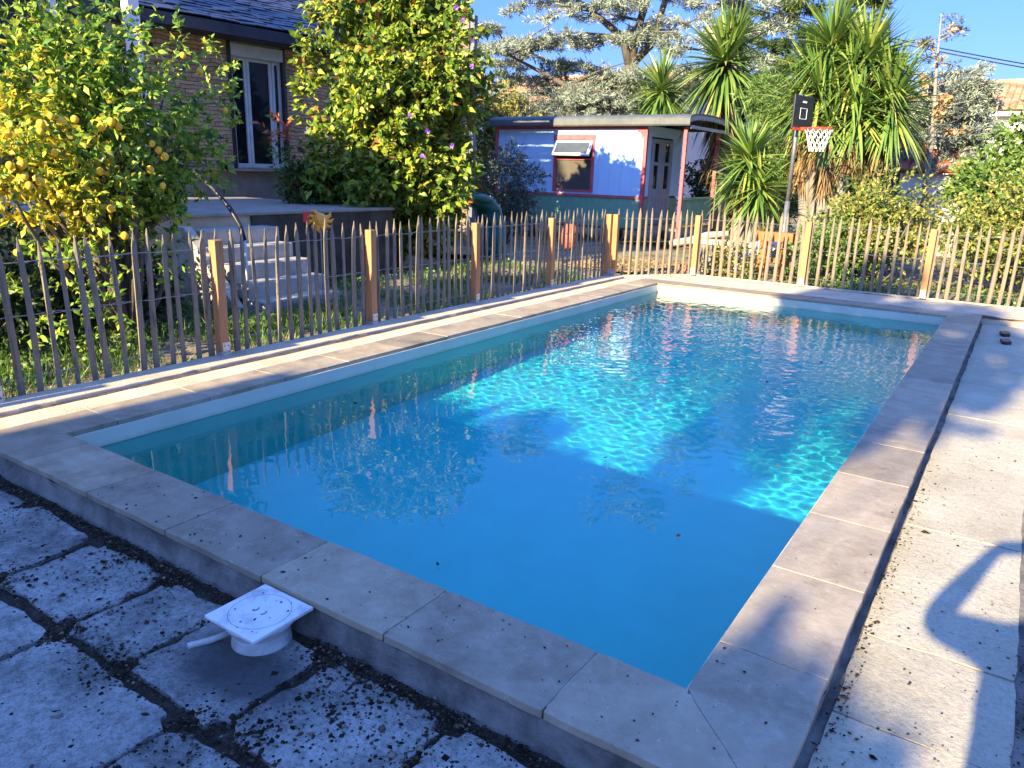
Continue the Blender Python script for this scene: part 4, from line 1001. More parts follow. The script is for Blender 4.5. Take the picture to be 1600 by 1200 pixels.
# big shrub before the house
rng = np.random.default_rng(31)
SX, SY = -8.55, 8.0
cl = clumps_in((SX, SY, 1.35), (1.45, 1.45, 1.3), 38, .48, 66, rng, .85) + clumps_in((SX+.05, SY, 2.9), (1.5, 1.5, 1.05), 46, .46, 66, rng, .85) + clumps_in((SX-.1, SY, 3.9), (1.1, 1.1, .45), 16, .34, 46, rng)
cl += [((SX, SY, 2.2), (1.0, 1.0, 1.7), 300), ((SX-.85, SY-.75, 3.5), (.45, .45, .5), 60), ((SX-.9, SY-.8, 2.7), (.42, .42, .45), 50), ((SX-.7, SY-.7, 4.2), (.4, .4, .4), 44), ((SX+1.35, SY-.2, 3.3), (.4, .4, .45), 60), ((SX+1.3, SY, 3.85), (.25, .25, .25), 26), ((SX+.55, SY, 4.45), (.2, .2, .3), 22), ((SX+.9, SY, 4.2), (.2, .2, .3), 20), ((SX-.2, SY, 4.55), (.25, .25, .3), 24)]
sh, tips = plant('flowering_shrub', (SX, SY, -.07), 'huge dense yellow green shrub dotted with purple flowers, before the house corner', 'shrub', cl, G_SHRUB, .125, .078, (SX, SY, -.1), 26, .05,
                 rng=rng, per=11, shoot=.2, droop=.3, extra=lambda P, r: ([G_SHRUB, G_DARK, G_RED], np.where(r.uniform(size=len(P)) < .018, 2, np.where(r.uniform(size=len(P)) < .06, 1, 0))))
def flower(parent, c, r, mat, rng):
    d = norm(np.array([[.35, -.9, .2]])+rng.normal(size=(1, 3))*.3)[0]; k = 6
    a = np.cross(d, [0, 0, 1.]); a /= np.linalg.norm(a); b = np.cross(d, a)
    D = np.array([a*cos(2*pi*i/k)+b*sin(2*pi*i/k)+d*.55 for i in range(k)]); P = np.repeat(np.array(c)[None], k, 0)
    V, F = leaves(P, D, r, r*1.1, .05, -.1, rng); return reparent(np_mesh('flower', V, F, mat), parent)
# lemon tree against the fence
rng = np.random.default_rng(12)
cl = clumps_in((-6.35, 1.55, 1.75), (1.0, .86, .85), 26, .29, 27, rng, .85) + clumps_in((-6.3, 1.5, 2.4), (.8, .75, .5), 15, .27, 30, rng) + clumps_in((-6.2, 1.15, 1.7), (.6, .7, .9), 18, .27, 30, rng)
cl += clumps_in((-6.25, 1.95, 1.25), (.45, .3, .55), 8, .22, 24, rng) + clumps_in((-6.35, 2.5, 1.75), (.3, .3, .4), 6, .2, 22, rng) + [((-6.45, 3.0, 2.5), (.12, .12, .28), 16), ((-6.4, 2.95, 2.1), (.18, .16, .25), 22), ((-6.35, 2.55, 2.6), (.15, .15, .26), 18), ((-6.3, 1.25, 2.95), (.2, .2, .25), 20), ((-6.3, 1.0, 2.75), (.25, .25, .35), 26), ((-6.2, 1.8, 2.75), (.12, .12, .2), 12), ((-6.35, 2.75, 1.6), (.2, .16, .3), 24)]
cl += [((-5.75, .95, .6), (.3, .3, .28), 22), ((-5.85, 1.3, .5), (.25, .25, .2), 14), ((-5.95, 1.9, .8), (.3, .3, .2), 24), ((-5.6, .45, .5), (.2, .2, .3), 12)]
def lemon_mats(P, r):
    v = r.normal(size=len(P))*.35 + (1.95-P[:, 2])*.55 + (1.35-P[:, 1])*.8
    dk = r.uniform(size=len(P)) < .06
    return [G_LEMON, G_LEMONY, G_DARK], np.where((v > .5) & (P[:, 2] > .95), 1, np.where(dk, 2, 0))
lt, tips = plant('lemon_tree', (-6.4, 1.8, -.07), 'lemon tree with fruit and partly yellowed leaves behind the fence, before the veranda', 'tree', cl, G_LEMON, .078, .042, (-6.4, 1.8, -.1), 34, .045, rng=rng, per=9, shoot=.16, droop=.2, extra=lemon_mats)
def fruit(parent, x, y, z, r, k):
    mb = MB(); n = 10; prof = [(.001, -1.12), (.22, -1.0), (.6, -.8), (.9, -.42), (1, 0), (.92, .4), (.62, .78), (.2, .98), (.02, 1.02)]
    mb.lathe([(a*r, b*r*1.08) for a, b in prof], (x, y, z), 12); return reparent(mb.build('lemon', M_LEMON, smooth=True), parent)

for k, (x, y, z) in enumerate([(-5.5,.88,1.92),(-5.5,.95,1.89),(-5.5,.8,1.86),(-5.5,.79,1.81),(-5.5,1.05,1.91),(-5.5,1.33,1.91),(-5.5,1.39,1.96),(-5.5,1.39,1.88),(-5.5,1.25,1.87),(-5.5,.87,1.66),
        (-5.5,1.71,1.71),(-5.48,1.75,1.66),(-5.5,1.66,1.76),(-5.5,1.2,1.53),(-5.5,1.62,1.55),(-5.5,.64,1.49),(-5.5,.66,1.42),(-5.5,.74,1.45),(-5.5,.57,1.78),(-5.5,.55,1.56),(-5.5,.63,1.57),
        (-6.2,2.73,1.54),(-6.2,2.9,2.13),(-6.2,2.65,2.46),(-5.6,2.08,2.5),(-5.5,1.25,1.24),(-5.5,1.34,1.02),(-5.5,.51,.94),(-5.5,.54,.73),(-5.5,.83,.82),(-5.5,1.72,1.42)]):
    fruit(lt, x, y, z, .026+.003*(k % 3), k)
mb = MB()
for x, y, z in ((-6.2, 2.9, 2.13), (-6.2, 2.73, 1.54)): mb.tube([(x, y, z+.03), (x, y-.12, z+.05), (x-.1, y-.5, z+.02)], [.004, .006, .012], 5)
mb.tube([(-5.9, .2, 1.5), (-6.1, .8, 1.6), (-6.35, 1.4, 1.2), (-6.4, 1.75, .6), (-6.4, 1.8, -.1)], [.02, .035, .05, .07, .09], 9); mb.tube([(-6.4, 1.75, .6), (-6.3, 2.2, 1.2), (-6.3, 2.5, 1.9)], [.06, .04, .02], 8)
reparent(mb.build('trunk', M_BARK, smooth=True), lt)
rngf = np.random.default_rng(2)
for q, (x, y, z) in enumerate([(-6.36,7.0,3.62),(-6.2,7.0,3.36),(-6.2,7.0,3.02),(-7.1,6.7,2.36),(-9.45,6.8,2.17),(-6.95,6.9,2.15),(-6.55,7.0,1.96),(-6.95,6.8,1.79),(-6.5,7.0,3.8)]):
    flower(sh, (x, y, z), .05, G_PURP, rngf)

# photinia with red tips left of the big shrub, grey olive bush right of it
rng = np.random.default_rng(5)
cl = clumps_in((-9.5, 6.85, 1.4), (.4, .42, .42), 10, .24, 32, rng) + [((-9.55, 6.3, 2.15), (.12, .14, .2), 12), ((-9.5, 6.45, 1.85), (.16, .16, .22), 14)]
plant('photinia', (-9.5, 6.9, 1.0), 'dark photinia bush with red young leaves, on the patio beside the glazed door', 'shrub', cl, G_DARK, .11, .045, (-9.5, 6.9, 1.0), 10, .02, rng=rng, per=9,
      extra=lambda P, r: ([G_DARK, G_GREEN, G_RED], np.where((P[:, 2] > 1.95) & (r.uniform(size=len(P)) < .8), 2, np.where(r.uniform(size=len(P)) < .5, 1, np.where(r.uniform(size=len(P)) < .12, 2, 0)))))
rng = np.random.default_rng(6)
cl = clumps_in((-9.55, 12.9, 1.2), (.75, .6, 1.0), 22, .3, 40, rng) + [((-8.7, 12.8, 1.25), (.2, .15, .2), 14), ((-8.95, 12.8, 1.5), (.2, .15, .25), 14)]
plant('olive_bush', (-9.6, 12.9, -.07), 'grey green olive bush before the shaded left end of the wagon', 'shrub', cl, G_OLIVE, .085, .028, (-9.6, 12.9, -.1), 14, .02, rng=rng, per=9)

# yuccas
def yucca_head(P, D, c, R, rng, n=150, dead=60, up=(0, 0, 1)):
    up = norm(np.array(up, float)[None])[0]
    c = np.array(c, float); d = sphere_pts(n*2, rng); el = d @ up
    d = d[(el > -.75)][:n]; el = d @ up
    base = c + up*(el[:, None]*.16*R)
    return (base, d, R*rng.uniform(.75, 1.08, len(d)), np.full(len(d), .072*R**.5), R*(.08+.26*np.clip(.6-el, 0, 1.2)))
def yucca(name, loc, label, heads, rng, trunk_r=.09, group='yuccas behind the far fence'):
    t = thing(name, loc, label, 'yucca', group=group)
    A = [[] for _ in range(5)]; B = [[] for _ in range(5)]; tk = MB(); foot = np.array(loc, float)
    for c, R, n, skirt in heads:
        for k, v in enumerate(yucca_head(None, None, c, R*1.12, rng, int(n*1.75))): A[k].append(v)
        c = np.array(c, float); m_ = max(8, int(skirt*220)); a = rng.uniform(0, 2*pi, m_); z = rng.uniform(0, 1, m_)**.8
        f2 = np.array([foot[0]+(c[0]-foot[0])*.35, foot[1]+(c[1]-foot[1])*.35, foot[2]])
        p = c + np.array([0, 0, -.12*R]) - np.stack([0*z, 0*z, z*skirt*R*.9], 1); p[:, :2] += (f2-c)[None, :2]*np.clip((c[2]-p[:, 2])/max(.1, c[2]-foot[2]), 0, 1)[:, None]
        B[0].append(p); B[1].append(np.stack([np.cos(a)*.55, np.sin(a)*.55, -.75-.3*z], 1)); B[2].append(R*rng.uniform(.45, .8, m_)); B[3].append(np.full(m_, .05*R**.5)); B[4].append(R*rng.uniform(.1, .35, m_))
        tk.tube([f2+np.array([0, 0, -.1]), f2*.45+c*.55, c], [trunk_r*1.25, trunk_r, trunk_r*.8], 9)
    V, F = blades(*[np.concatenate(x) for x in A], rng=rng); reparent(np_mesh('leaves', V, F, G_YUC), t)
    V, F = blades(*[np.concatenate(x) for x in B], rng=rng); reparent(np_mesh('dead_skirt', V, F, G_DEAD), t)
    reparent(tk.build('trunk', M_BARKW, smooth=True), t)
    return t
rng = np.random.default_rng(41)
yucca('yucca', (-7.5, 17.9, -.06), 'shorter two headed yucca rising behind the roof of the wagon, left of the tall one', [((-8.03, 17.8, 3.75), 1.05, 120, .3), ((-8.3, 18.1, 3.25), .95, 90, .3)], rng)
yucca('yucca', (-6.0, 17.7, -.06), 'tall single headed yucca with a brown skirt, at the porch end of the wagon', [((-6.28, 17.5, 4.25), 1.3, 210, 1.5), ((-6.1, 17.6, 4.9), .9, 60, .0)], rng, .12)
yucca('yucca', (-4.0, 12.95, -.06), 'low bright green yucca growing from the soil left of the hoop pole', [((-4.02, 13.0, 1.95), .78, 130, .3), ((-3.72, 12.9, 1.42), .72, 110, .2), ((-4.25, 13.2, 1.5), .65, 80, .2)], rng, .07)
yucca('yucca', (-2.6, 13.9, -.06), 'biggest many headed yucca with hanging brown skirts, behind the basketball hoop', [((-3.01, 14.0, 4.0), .95, 150, .3), ((-2.35, 14.0, 3.75), .95, 150, .5), ((-1.82, 14.0, 2.95), .95, 170, 1.0),
       ((-2.55, 13.8, 3.35), .85, 120, .6), ((-3.05, 13.7, 3.2), .85, 120, 1.2), ((-3.45, 14.1, 3.0), .85, 110, 1.4), ((-2.3, 13.6, 2.85), .8, 110, 1.0), ((-2.75, 13.5, 2.55), .7, 70, 1.3), ((-3.4, 14.3, 3.6), .85, 110, .4), ((-2.75, 14.3, 3.75), .85, 110, .4), ((-2.0, 14.2, 3.4), .85, 110, .5)], rng, .12)

# shrubs behind the right part of the far fence
rng = np.random.default_rng(51)
def bush(label, c, r, n, cr, mat, L, W, group, shoots=40, extra=None, name='garden_bush', per=9):
    cl = clumps_in(c, r, n, cr, shoots, rng)
    return plant(name, (c[0], c[1], -.07), label, 'bush', cl, mat, L, W, (c[0], c[1], -.1), 12, .025, group=group, rng=rng, per=per, extra=extra)
bg_ = 'bushes behind the far fence'
bush('yellow green bush right of the yuccas with dry tips, just behind the fence', (-1.35, 12.3, .9), (1.0, .8, .92), 32, .34, G_YELG, .07, .038, bg_, extra=lambda P, r: ([G_YELG, G_GREEN], (r.uniform(size=len(P)) < .3).astype(int)))
bush('broad yellow green bush behind the fence, reaching the right edge of the picture', (.4, 12.4, .9), (1.15, .85, .95), 36, .34, G_YELG, .07, .038, bg_, extra=lambda P, r: ([G_YELG, G_GREEN], (r.uniform(size=len(P)) < .3).astype(int)))
bush('low green bush with fresh leaves between the orange trestle and the yellow bushes', (-2.1, 11.5, .45), (.6, .45, .55), 14, .26, G_GREEN, .065, .035, bg_)
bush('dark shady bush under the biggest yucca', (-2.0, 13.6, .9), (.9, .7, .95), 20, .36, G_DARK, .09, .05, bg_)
bush('fresh green laurel hedge bush before the white house on the right', (.4, 15.0, 1.5), (1.1, .9, 1.3), 38, .45, G_GREEN, .10, .05, bg_, 60)
bush('second fresh green laurel bush, taller, half outside the right edge', (1.7, 15.0, 1.5), (1.2, .9, 1.4), 26, .42, G_GREEN, .10, .05, bg_, 44)
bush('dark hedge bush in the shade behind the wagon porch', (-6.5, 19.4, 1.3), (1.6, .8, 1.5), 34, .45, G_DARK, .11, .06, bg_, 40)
bush('light bamboo like clump between the tall yucca and the biggest yucca', (-4.5, 16.3, 2.1), (.75, .6, 2.0), 26, .42, G_GREEN, .17, .028, bg_, 46, name='bamboo_clump')
bush('low weedy bush behind the far fence in front of the slab bench end', (-3.45, 11.15, .1), (.55, .3, .28), 9, .2, G_YELG, .06, .03, bg_, 28)
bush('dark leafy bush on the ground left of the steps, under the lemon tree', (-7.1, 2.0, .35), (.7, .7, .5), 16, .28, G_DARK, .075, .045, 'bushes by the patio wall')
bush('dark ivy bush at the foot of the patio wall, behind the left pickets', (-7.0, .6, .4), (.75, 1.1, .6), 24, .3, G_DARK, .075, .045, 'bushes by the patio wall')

# conifers and other trees behind
def conifer_sprays(limbs, rng, mat, name, parent, L=.16, W=.03, dens=90, flat=.22, wid=.5):
    """flat sprays of needles along limbs [(p0, p1, drop, weight)]"""
    P, D = [], []
    for p0, p1, drop, wgt in limbs:
        p0, p1 = np.array(p0, float), np.array(p1, float); Ln = np.linalg.norm(p1-p0); ax = (p1-p0)/Ln; sd_ = norm(np.cross(ax, [0, 0, 1.])[None])[0]
        nb_ = max(3, int(Ln*5*wgt))
        for b in range(nb_):
            t = rng.uniform(.22, 1.03); q = p0+(p1-p0)*t - np.array([0, 0, drop*t*t]) + np.array([0, 0, rng.normal()*.06])
            d = norm((ax*rng.uniform(.2, 1)+sd_*rng.choice([-1, 1])*rng.uniform(.3, 1.1)+np.array([0, 0, rng.uniform(-.25, .15)]))[None])[0]
            bl = wid*rng.uniform(.5, 1.4)*(1.15-.5*t); k = int(dens*bl*2)
            s = rng.uniform(0, 1, k)[:, None]; w = rng.normal(size=(k, 1))*.16*bl*(1-s*.6); s2 = np.cross(d, [0, 0, 1.])
            P.append(q+d*bl*s+s2*w+np.array([0, 0, 1.])*rng.normal(size=(k, 1))*flat*.22); D.append(norm(d+rng.normal(size=(k, 3))*.75+np.array([0, 0, .35])))
    P = np.concatenate(P); D = np.concatenate(D); k = rng.uniform(.6, 1.3, len(P))
    V, F = leaves(P, D, L*k, W*k, W*.3, .1, rng); return reparent(np_mesh(name, V, F, mat), parent)
rng = np.random.default_rng(61)
ct = thing('blue_cedar', (-12.95, 26, -.1), 'great blue grey cedar with forked trunk and bare limbs, behind the wagon roof', 'tree')
mb = MB(); limbs = []
fork = np.array((-13.0, 26, 5.6)); mb.tube([(-12.9, 26, -.2), (-12.88, 26, 2), (-12.9, 26, 4), fork], [.46, .40, .34, .32], 12)
mains = [[fork, (-13.3, 25.8, 6.6), (-14.4, 25.3, 7.5), (-16.3, 24.6, 8.9)], [fork, (-12.8, 26.2, 7.2), (-12.3, 26.4, 9.2), (-11.9, 26.5, 12)], [fork, (-12.2, 26, 6.3), (-11.6, 25.8, 8), (-11.2, 25.6, 10)],
         [(-12.9, 26, 3.1), (-13.6, 25.5, 3.6), (-14.9, 24.6, 4.8), (-17.0, 23.6, 5.9)], [(-12.9, 26, 2.6), (-13.5, 25.4, 2.9), (-14.1, 24.9, 3.4), (-15.4, 24.2, 4.5)]]
for i, mn in enumerate(mains): mb.tube(mn, [.20-.02*i, .15, .10, .04], 9)
for i in range(100):
    mn = mains[rng.integers(0, 5)] if i < 70 else None
    if mn is not None:
        k = rng.integers(1, 4); p0 = np.array(mn[k], float)
    else: p0 = np.array((-12.9, 26, rng.uniform(3.5, 5)))
    a = rng.uniform(0, 2*pi); Ln = rng.uniform(1.6, 3.6); p1 = p0+np.array([cos(a)*Ln, sin(a)*Ln*.8-.4, rng.uniform(-.3, .9)])
    mb.tube([p0, (p0+p1)/2+np.array([0, 0, .1]), p1], [.06, .04, .012], 6); limbs.append((p0, p1, rng.uniform(.1, .6), 1.0))
for x, z in ((-18.6, 5.9), (-17.5, 6.6), (-16.4, 5.6), (-19.2, 7.3), (-15.2, 4.6), (-17.2, 4.7), (-18.3, 4.4), (-14.4, 4.3), (-15.8, 3.9), (-11.4, 6.9), (-10.4, 7.4), (-10.9, 6.0), (-9.9, 6.4), (-11.8, 8.0), (-10.2, 8.4), (-16.9, 8.0), (-18.0, 8.6), (-17.9, 5.2), (-16.6, 4.9), (-15.9, 5.0), (-17.0, 5.9), (-18.9, 6.6), (-16.2, 6.5), (-15.2, 5.5), (-19.5, 5.2), (-14.8, 3.7), (-16.8, 3.9), (-10.6, 5.3), (-11.3, 5.3), (-9.6, 7.6), (-10.9, 9.0), (-9.4, 5.6), (-12.0, 5.0), (-9.0, 6.6), (-11.0, 4.6)):
    p0 = np.array((x+.9, 25.2, z-.1)); 
    for q in range(3):
        p1 = p0+np.array([rng.uniform(-2.0, 1.2), rng.uniform(-1.2, 1.0), rng.uniform(-.2, .35)]); mb.tube([p0, (p0+p1)/2, p1], [.035, .025, .01], 5); limbs.append((p0, p1, rng.uniform(.1, .45), 1.3))
reparent(mb.build('trunk', M_CBARK, smooth=True), ct)
conifer_sprays(limbs, rng, G_CEDAR, 'crown', ct, .20, .034, 62, wid=.68)

def small_conifer(name, loc, label, h, r, mat, n, rng, z0=.3, L=.14, W=.03, dens=80, wid=.45, group='conifers behind the garden', tip=1.0):
    t = thing(name, loc, label, 'tree', group=group); x, y, z = loc; mb = MB()
    mb.tube([(x, y, z), (x+.05, y, z+h*.5), (x, y, z+h)], [.06*h**.5, .04*h**.5, .01], 8); lim = []
    for i in range(n):
        u = rng.uniform(0, 1)**.9; zz = z+z0+(h-z0)*u; a = rng.uniform(0, 2*pi); Ln = r*(1-u*tip*.92)*rng.uniform(.6, 1.1)+.1
        p0 = np.array((x, y, zz)); p1 = p0+np.array([cos(a)*Ln, sin(a)*Ln, Ln*rng.uniform(-.1, .3)]); mb.tube([p0, p1], [.02, .006], 5); lim.append((p0, p1, Ln*.15, 1.2))
    reparent(mb.build('trunk', M_BARK, smooth=True), t); conifer_sprays(lim, rng, mat, 'crown', t, L, W, dens, wid=wid); return t
small_conifer('blue_cedar', (-1.45, 20, -.1), 'small blue grey cedar spreading before the tiled house on the right', 4.3, 1.6, G_CEDAR, 110, rng, .8, wid=.55, tip=.7)
small_conifer('blue_cedar', (-3.0, 21, -.1), 'small blue grey cedar half hidden behind the biggest yucca', 4.3, 1.3, G_CEDAR, 50, rng, .8, wid=.5)
small_conifer('pine_tree', (-10.2, 37, -.1), 'tall green pine standing far behind the yuccas against the sky', 12.5, 2.6, G_PINE, 110, rng, 1.5, .26, .05, 44, .9)
small_conifer('pine_tree', (-13.4, 39, -.1), 'second tall green pine, left of the first and behind the cedar crown', 12, 2.8, G_PINE, 100, rng, 1.5, .26, .05, 44, .9)
small_conifer('pine_tree', (-7.4, 38, -.1), 'third tall pine, right of the first, over the biggest yucca', 11.5, 2.4, G_PINE, 100, rng, 1.5, .26, .05, 44, .9)
small_conifer('thuja', (.95, 15.6, -.1), 'dark green thuja cut by the right edge of the picture', 3.95, .85, G_PINE, 90, rng, .3, .11, .028, 90, .34)
sp = thing('sparse_tree', (-1.62, 18, -.1), 'thin sparse young tree with grey twigs and a few orange leaves against the sky', 'tree')
mb = MB(); mb.tube([(-1.45, 18, -.2), (-1.47, 18, 2.5), (-1.62, 18, 4.0), (-1.72, 18, 5.2)], [.06, .05, .03, .008], 8); TP = []; lim = []
for i in range(30):
    u = rng.uniform(.45, 1); p0 = np.array((-1.47-.25*u*u, 18, -.1+5.3*u)); a = rng.uniform(0, 2*pi); Ln = rng.uniform(.3, .85)*(1.25-u*.6); p1 = p0+np.array([cos(a)*Ln, sin(a)*Ln, Ln*rng.uniform(.0, .7)])
    mb.tube([p0, (p0+p1)/2+np.array([0, 0, .04]), p1], [.014, .009, .004], 5); lim.append((p0, p1, 0, 1.0)); TP.append(p0+(p1-p0)*rng.uniform(.3, 1, (14, 1)))
reparent(mb.build('trunk', M_BARKW, smooth=True), sp)
conifer_sprays(lim, rng, G_OLIVE, 'twigs', sp, .10, .025, 60, wid=.22)
TP = np.concatenate(TP[:12]); V, F = leaves(TP+rng.normal(size=TP.shape)*.05, rng.normal(size=TP.shape)-np.array([0, 0, .5]), .13, .07, .02, .2, rng); reparent(np_mesh('leaves', V, F, G_ORAL), sp)
bush('pale grey green olive tree left of the cedar trunk, before the terracotta roof', (-14.2, 21, 2.7), (1.9, 1.2, 1.3), 40, .55, G_OLIVE, .13, .04, 'olive trees behind the wagon', 50, name='olive_tree')
bush('sunlit light green tree just left of the wagon end, behind the plank screen', (-13.2, 17.5, 2.2), (1.3, 1.0, 2.2), 40, .5, G_YELG, .11, .055, 'olive trees behind the wagon', 50, name='small_tree')

# far wood that closes the view
rng = np.random.default_rng(71); P, D = [], []
for i in range(120):
    a = radians(rng.uniform(62, 142)); R_ = rng.uniform(50, 75); c = np.array([.7+R_*cos(a), -2+R_*sin(a), rng.uniform(.8, 2.6)]); d = sphere_pts(260, rng)
    P.append(c+d*np.array([2.6, 2.6, rng.uniform(1.2, 2.4)])*rng.uniform(.5, 1.05, (260, 1))); D.append(d+rng.normal(size=d.shape)*.6)
P = np.concatenate(P); D = np.concatenate(D); V, F = leaves(P, D, .55, .34, .08, .2, rng); put(np_mesh('far_trees', V, F, G_GREEN), kind='stuff')

# houses behind
M_TERRA = rough_mat('terracotta_tiles', (.30, .14, .075), (.46, .25, .14), 3, .85, .4, .01, 30, (.52, .33, .21), per_island=.3)
M_PLASTER = rough_mat('white_plaster', (.66, .65, .61), (.76, .75, .71), 3, .85, .2, .003)
def tiled_roof(mb, x0, x1, y0, z0, y1, z1, step=.22, row=.36):
    n = int((x1-x0)/step); L = math.hypot(y1-y0, z1-z0); rws = max(1, int(L/row)); dy, dz = (y1-y0)/rws, (z1-z0)/rws; nr = Vector((0, -(z1-z0), y1-y0)).normalized()
    for j in range(rws):
        for i in range(n):
            x = x0+i*step; a = Vector((x+step/2, y0+dy*j, z0+dz*j+.03+random.uniform(0, .012))); b = a+Vector((random.uniform(-.01, .01), dy*1.12, dz*1.12)); K = 5; vs = []
            for p, r in ((a, step*.52), (b, step*.45)):
                for k in range(K): t = pi*k/(K-1); vs.append(p+Vector((cos(t)*r, 0, 0))+nr*sin(t)*r*.55)
            mb.add(vs, [(k+1, k, K+k, K+k+1) for k in range(K-1)]+[tuple(range(K))])
    mb.add([(x0, y0, z0), (x1, y0, z0), (x1, y1, z1), (x0, y1, z1)], [(0, 1, 2, 3)])
def villa(label, x0, x1, y0, y1, ze, zr, wins):
    v = thing('tiled_house', ((x0+x1)/2, y0, -.1), label, 'house', group='tiled houses behind the garden')
    mb = MB(); mb.box((x0+.4, y0+.5, -.2), (x1-.4, y1-.5, ze-.02)); reparent(mb.build('wall', M_PLASTER), v)
    mb = MB(); ymid = (y0+y1)/2; tiled_roof(mb, x0, x1, y0, ze, ymid, zr); mb.add([(x0, ymid, zr), (x1, ymid, zr), (x1, y1, ze), (x0, y1, ze)], [(0, 1, 2, 3)])
    mb.tube([(x0, ymid, zr+.06), (x1, ymid, zr+.06)], .13, 8); reparent(mb.build('roof', M_TERRA), v)
    mb = MB(); mb.box((x0+.2, y0+.02, ze-.16), (x1-.2, y0+.5, ze-.03)); reparent(mb.build('eave', M_WHITE), v)
    for q in (((x0+.4, y0+.5, ze-.02), (x0+.4, ymid, zr-.05), (x0+.4, y1-.5, ze-.02)), ((x1-.4, y1-.5, ze-.02), (x1-.4, ymid, zr-.05), (x1-.4, y0+.5, ze-.02))):
        mb = MB(); mb.add(q, [(0, 1, 2)]); reparent(mb.build('gable', M_PLASTER), v)
    for a, b, c, d in wins:
        mb = MB(); mb.box((a-.06, y0+.46, c-.06), (b+.06, y0+.498, d+.06)); f = reparent(mb.build('window', rough_mat('grey_shutter', (.2, .22, .22), (.3, .32, .32), 5, .6, .1, .002)), v); mb = MB(); mb.box((a, y0+.44, c), (b, y0+.458, d)); p_ = mb.build('pane', M_GLASS); p_.parent = f
villa('low house with broad terracotta roof and white wall, behind cedar and wagon', -24, -12.2, 31, 39, 4.55, 6.4, [(-18.5, -17.4, 2.3, 3.9)])
villa('white house with pinkish tiled roof at the right, beyond the small cedar', -3.9, 6, 30, 38, 4.1, 5.35, [(.6, 1.5, 2.2, 3.2)])
ls = thing('tiled_shed', (-1.6, 19.2, -.1), 'low shed with a reddish tile roof peeping above the yellow bushes', 'shed')
mb = MB(); tiled_roof(mb, -2.15, -.7, 18.6, 1.85, 19.6, 2.35); reparent(mb.build('roof', rough_mat('red_tiles', (.30, .09, .05), (.44, .17, .10), 5, .85, .4, .01, per_island=.3)), ls)
mb = MB(); mb.box((-2.1, 18.75, -.1), (-.75, 19.55, 1.84)); reparent(mb.build('wall', M_PLASTER), ls)
cb = MB()
for s in (0, .10): cb.tube([Vector((-12, 26, 8.05-s)).lerp(Vector((10, 26, 2.75-s)), k/20)+Vector((0, 0, -.5*sin(pi*k/20)))+Vector((0, 0, .35)) for k in range(21)], .018, 5)
put(cb.build('power_cable', M_BLACK), 'twin black overhead cable crossing the sky at the upper right', 'cable')

# grass and weeds on the garden side of the fence
rng = np.random.default_rng(81); pts = []
def patch(x0, x1, y0, y1, n, sd=.35):
    k = rng.uniform(size=(n, 2)); p = np.array([x0, y0])+k*np.array([x1-x0, y1-y0]); v = np.sin(p[:, 0]*3.1)*np.sin(p[:, 1]*2.3+1)+np.sin(p[:, 1]*5+p[:, 0]*2)*.6; return p[v+rng.normal(size=n)*.5 > sd]
pts = np.concatenate([patch(-6.5, -5.15, -2, 9, 9000, .0), patch(-6.9, -5.4, .2, 4.2, 7000, -.3), patch(-7.9, -6.3, -2, 3.2, 3500, -.4), patch(-7.9, -6.4, 4.8, 9.5, 4000, -.2), patch(-5.9, -5.2, 1, 6, 1200, 0), patch(-3.4, 3, 10.6, 12, 4200, 0), patch(-7, -4, 9.8, 14, 1500, .5)])
pts = pts[~((pts[:, 1] > 3.3) & (pts[:, 1] < 4.7) & (pts[:, 0] < -6.45))]
P = np.column_stack([pts, np.full(len(pts), -.09)]); D = rng.normal(size=P.shape)*.45+np.array([0, 0, 1])
V, F = blades(P, D, rng.uniform(.07, .26, len(P)), .009, rng.uniform(.02, .12, len(P)), rng=rng, seg=3); put(np_mesh('grass', V, F, G_GRASS), kind='stuff')
pts = np.concatenate([patch(-7.9, -5.5, 0, 9.3, 4600, .1), patch(-6.9, -5.6, .4, 3.6, 2600, -.2), patch(-7.9, -6.2, 0, 3.2, 2600, -.8), patch(-3.2, 3, 10.6, 12.2, 3000, -.2)])
pts = pts[~((pts[:, 1] > 3.3) & (pts[:, 1] < 4.7) & (pts[:, 0] < -6.45))]
P = np.column_stack([pts, rng.uniform(-.07, .07, len(pts))]); V, F = leaves(P, rng.normal(size=P.shape)*np.array([1, 1, .35])+np.array([0, 0, .3]), .055, .04, .008, .2, rng); put(np_mesh('weeds', V, F, G_GREEN), kind='stuff')
q = patch(-7.9, -5.05, -2, 9.5, 900, -3); put(chips('pebbles', np.column_stack([q, np.full(len(q), -.07)]), rng.gamma(2, .008, len(q))+.004, M_CONC), kind='stuff')
q = np.concatenate([patch(-6.5, -3.5, 10.2, 12.5, 2600, -3)]); put(chips('dry_leaves', np.column_stack([q, np.full(len(q), -.05)]), rng.gamma(2, .012, len(q))+.01, leaf_mat('dry_leaves', [(0, (.12, .07, .03)), (1, (.34, .24, .13))], .1, .8)), kind='stuff')

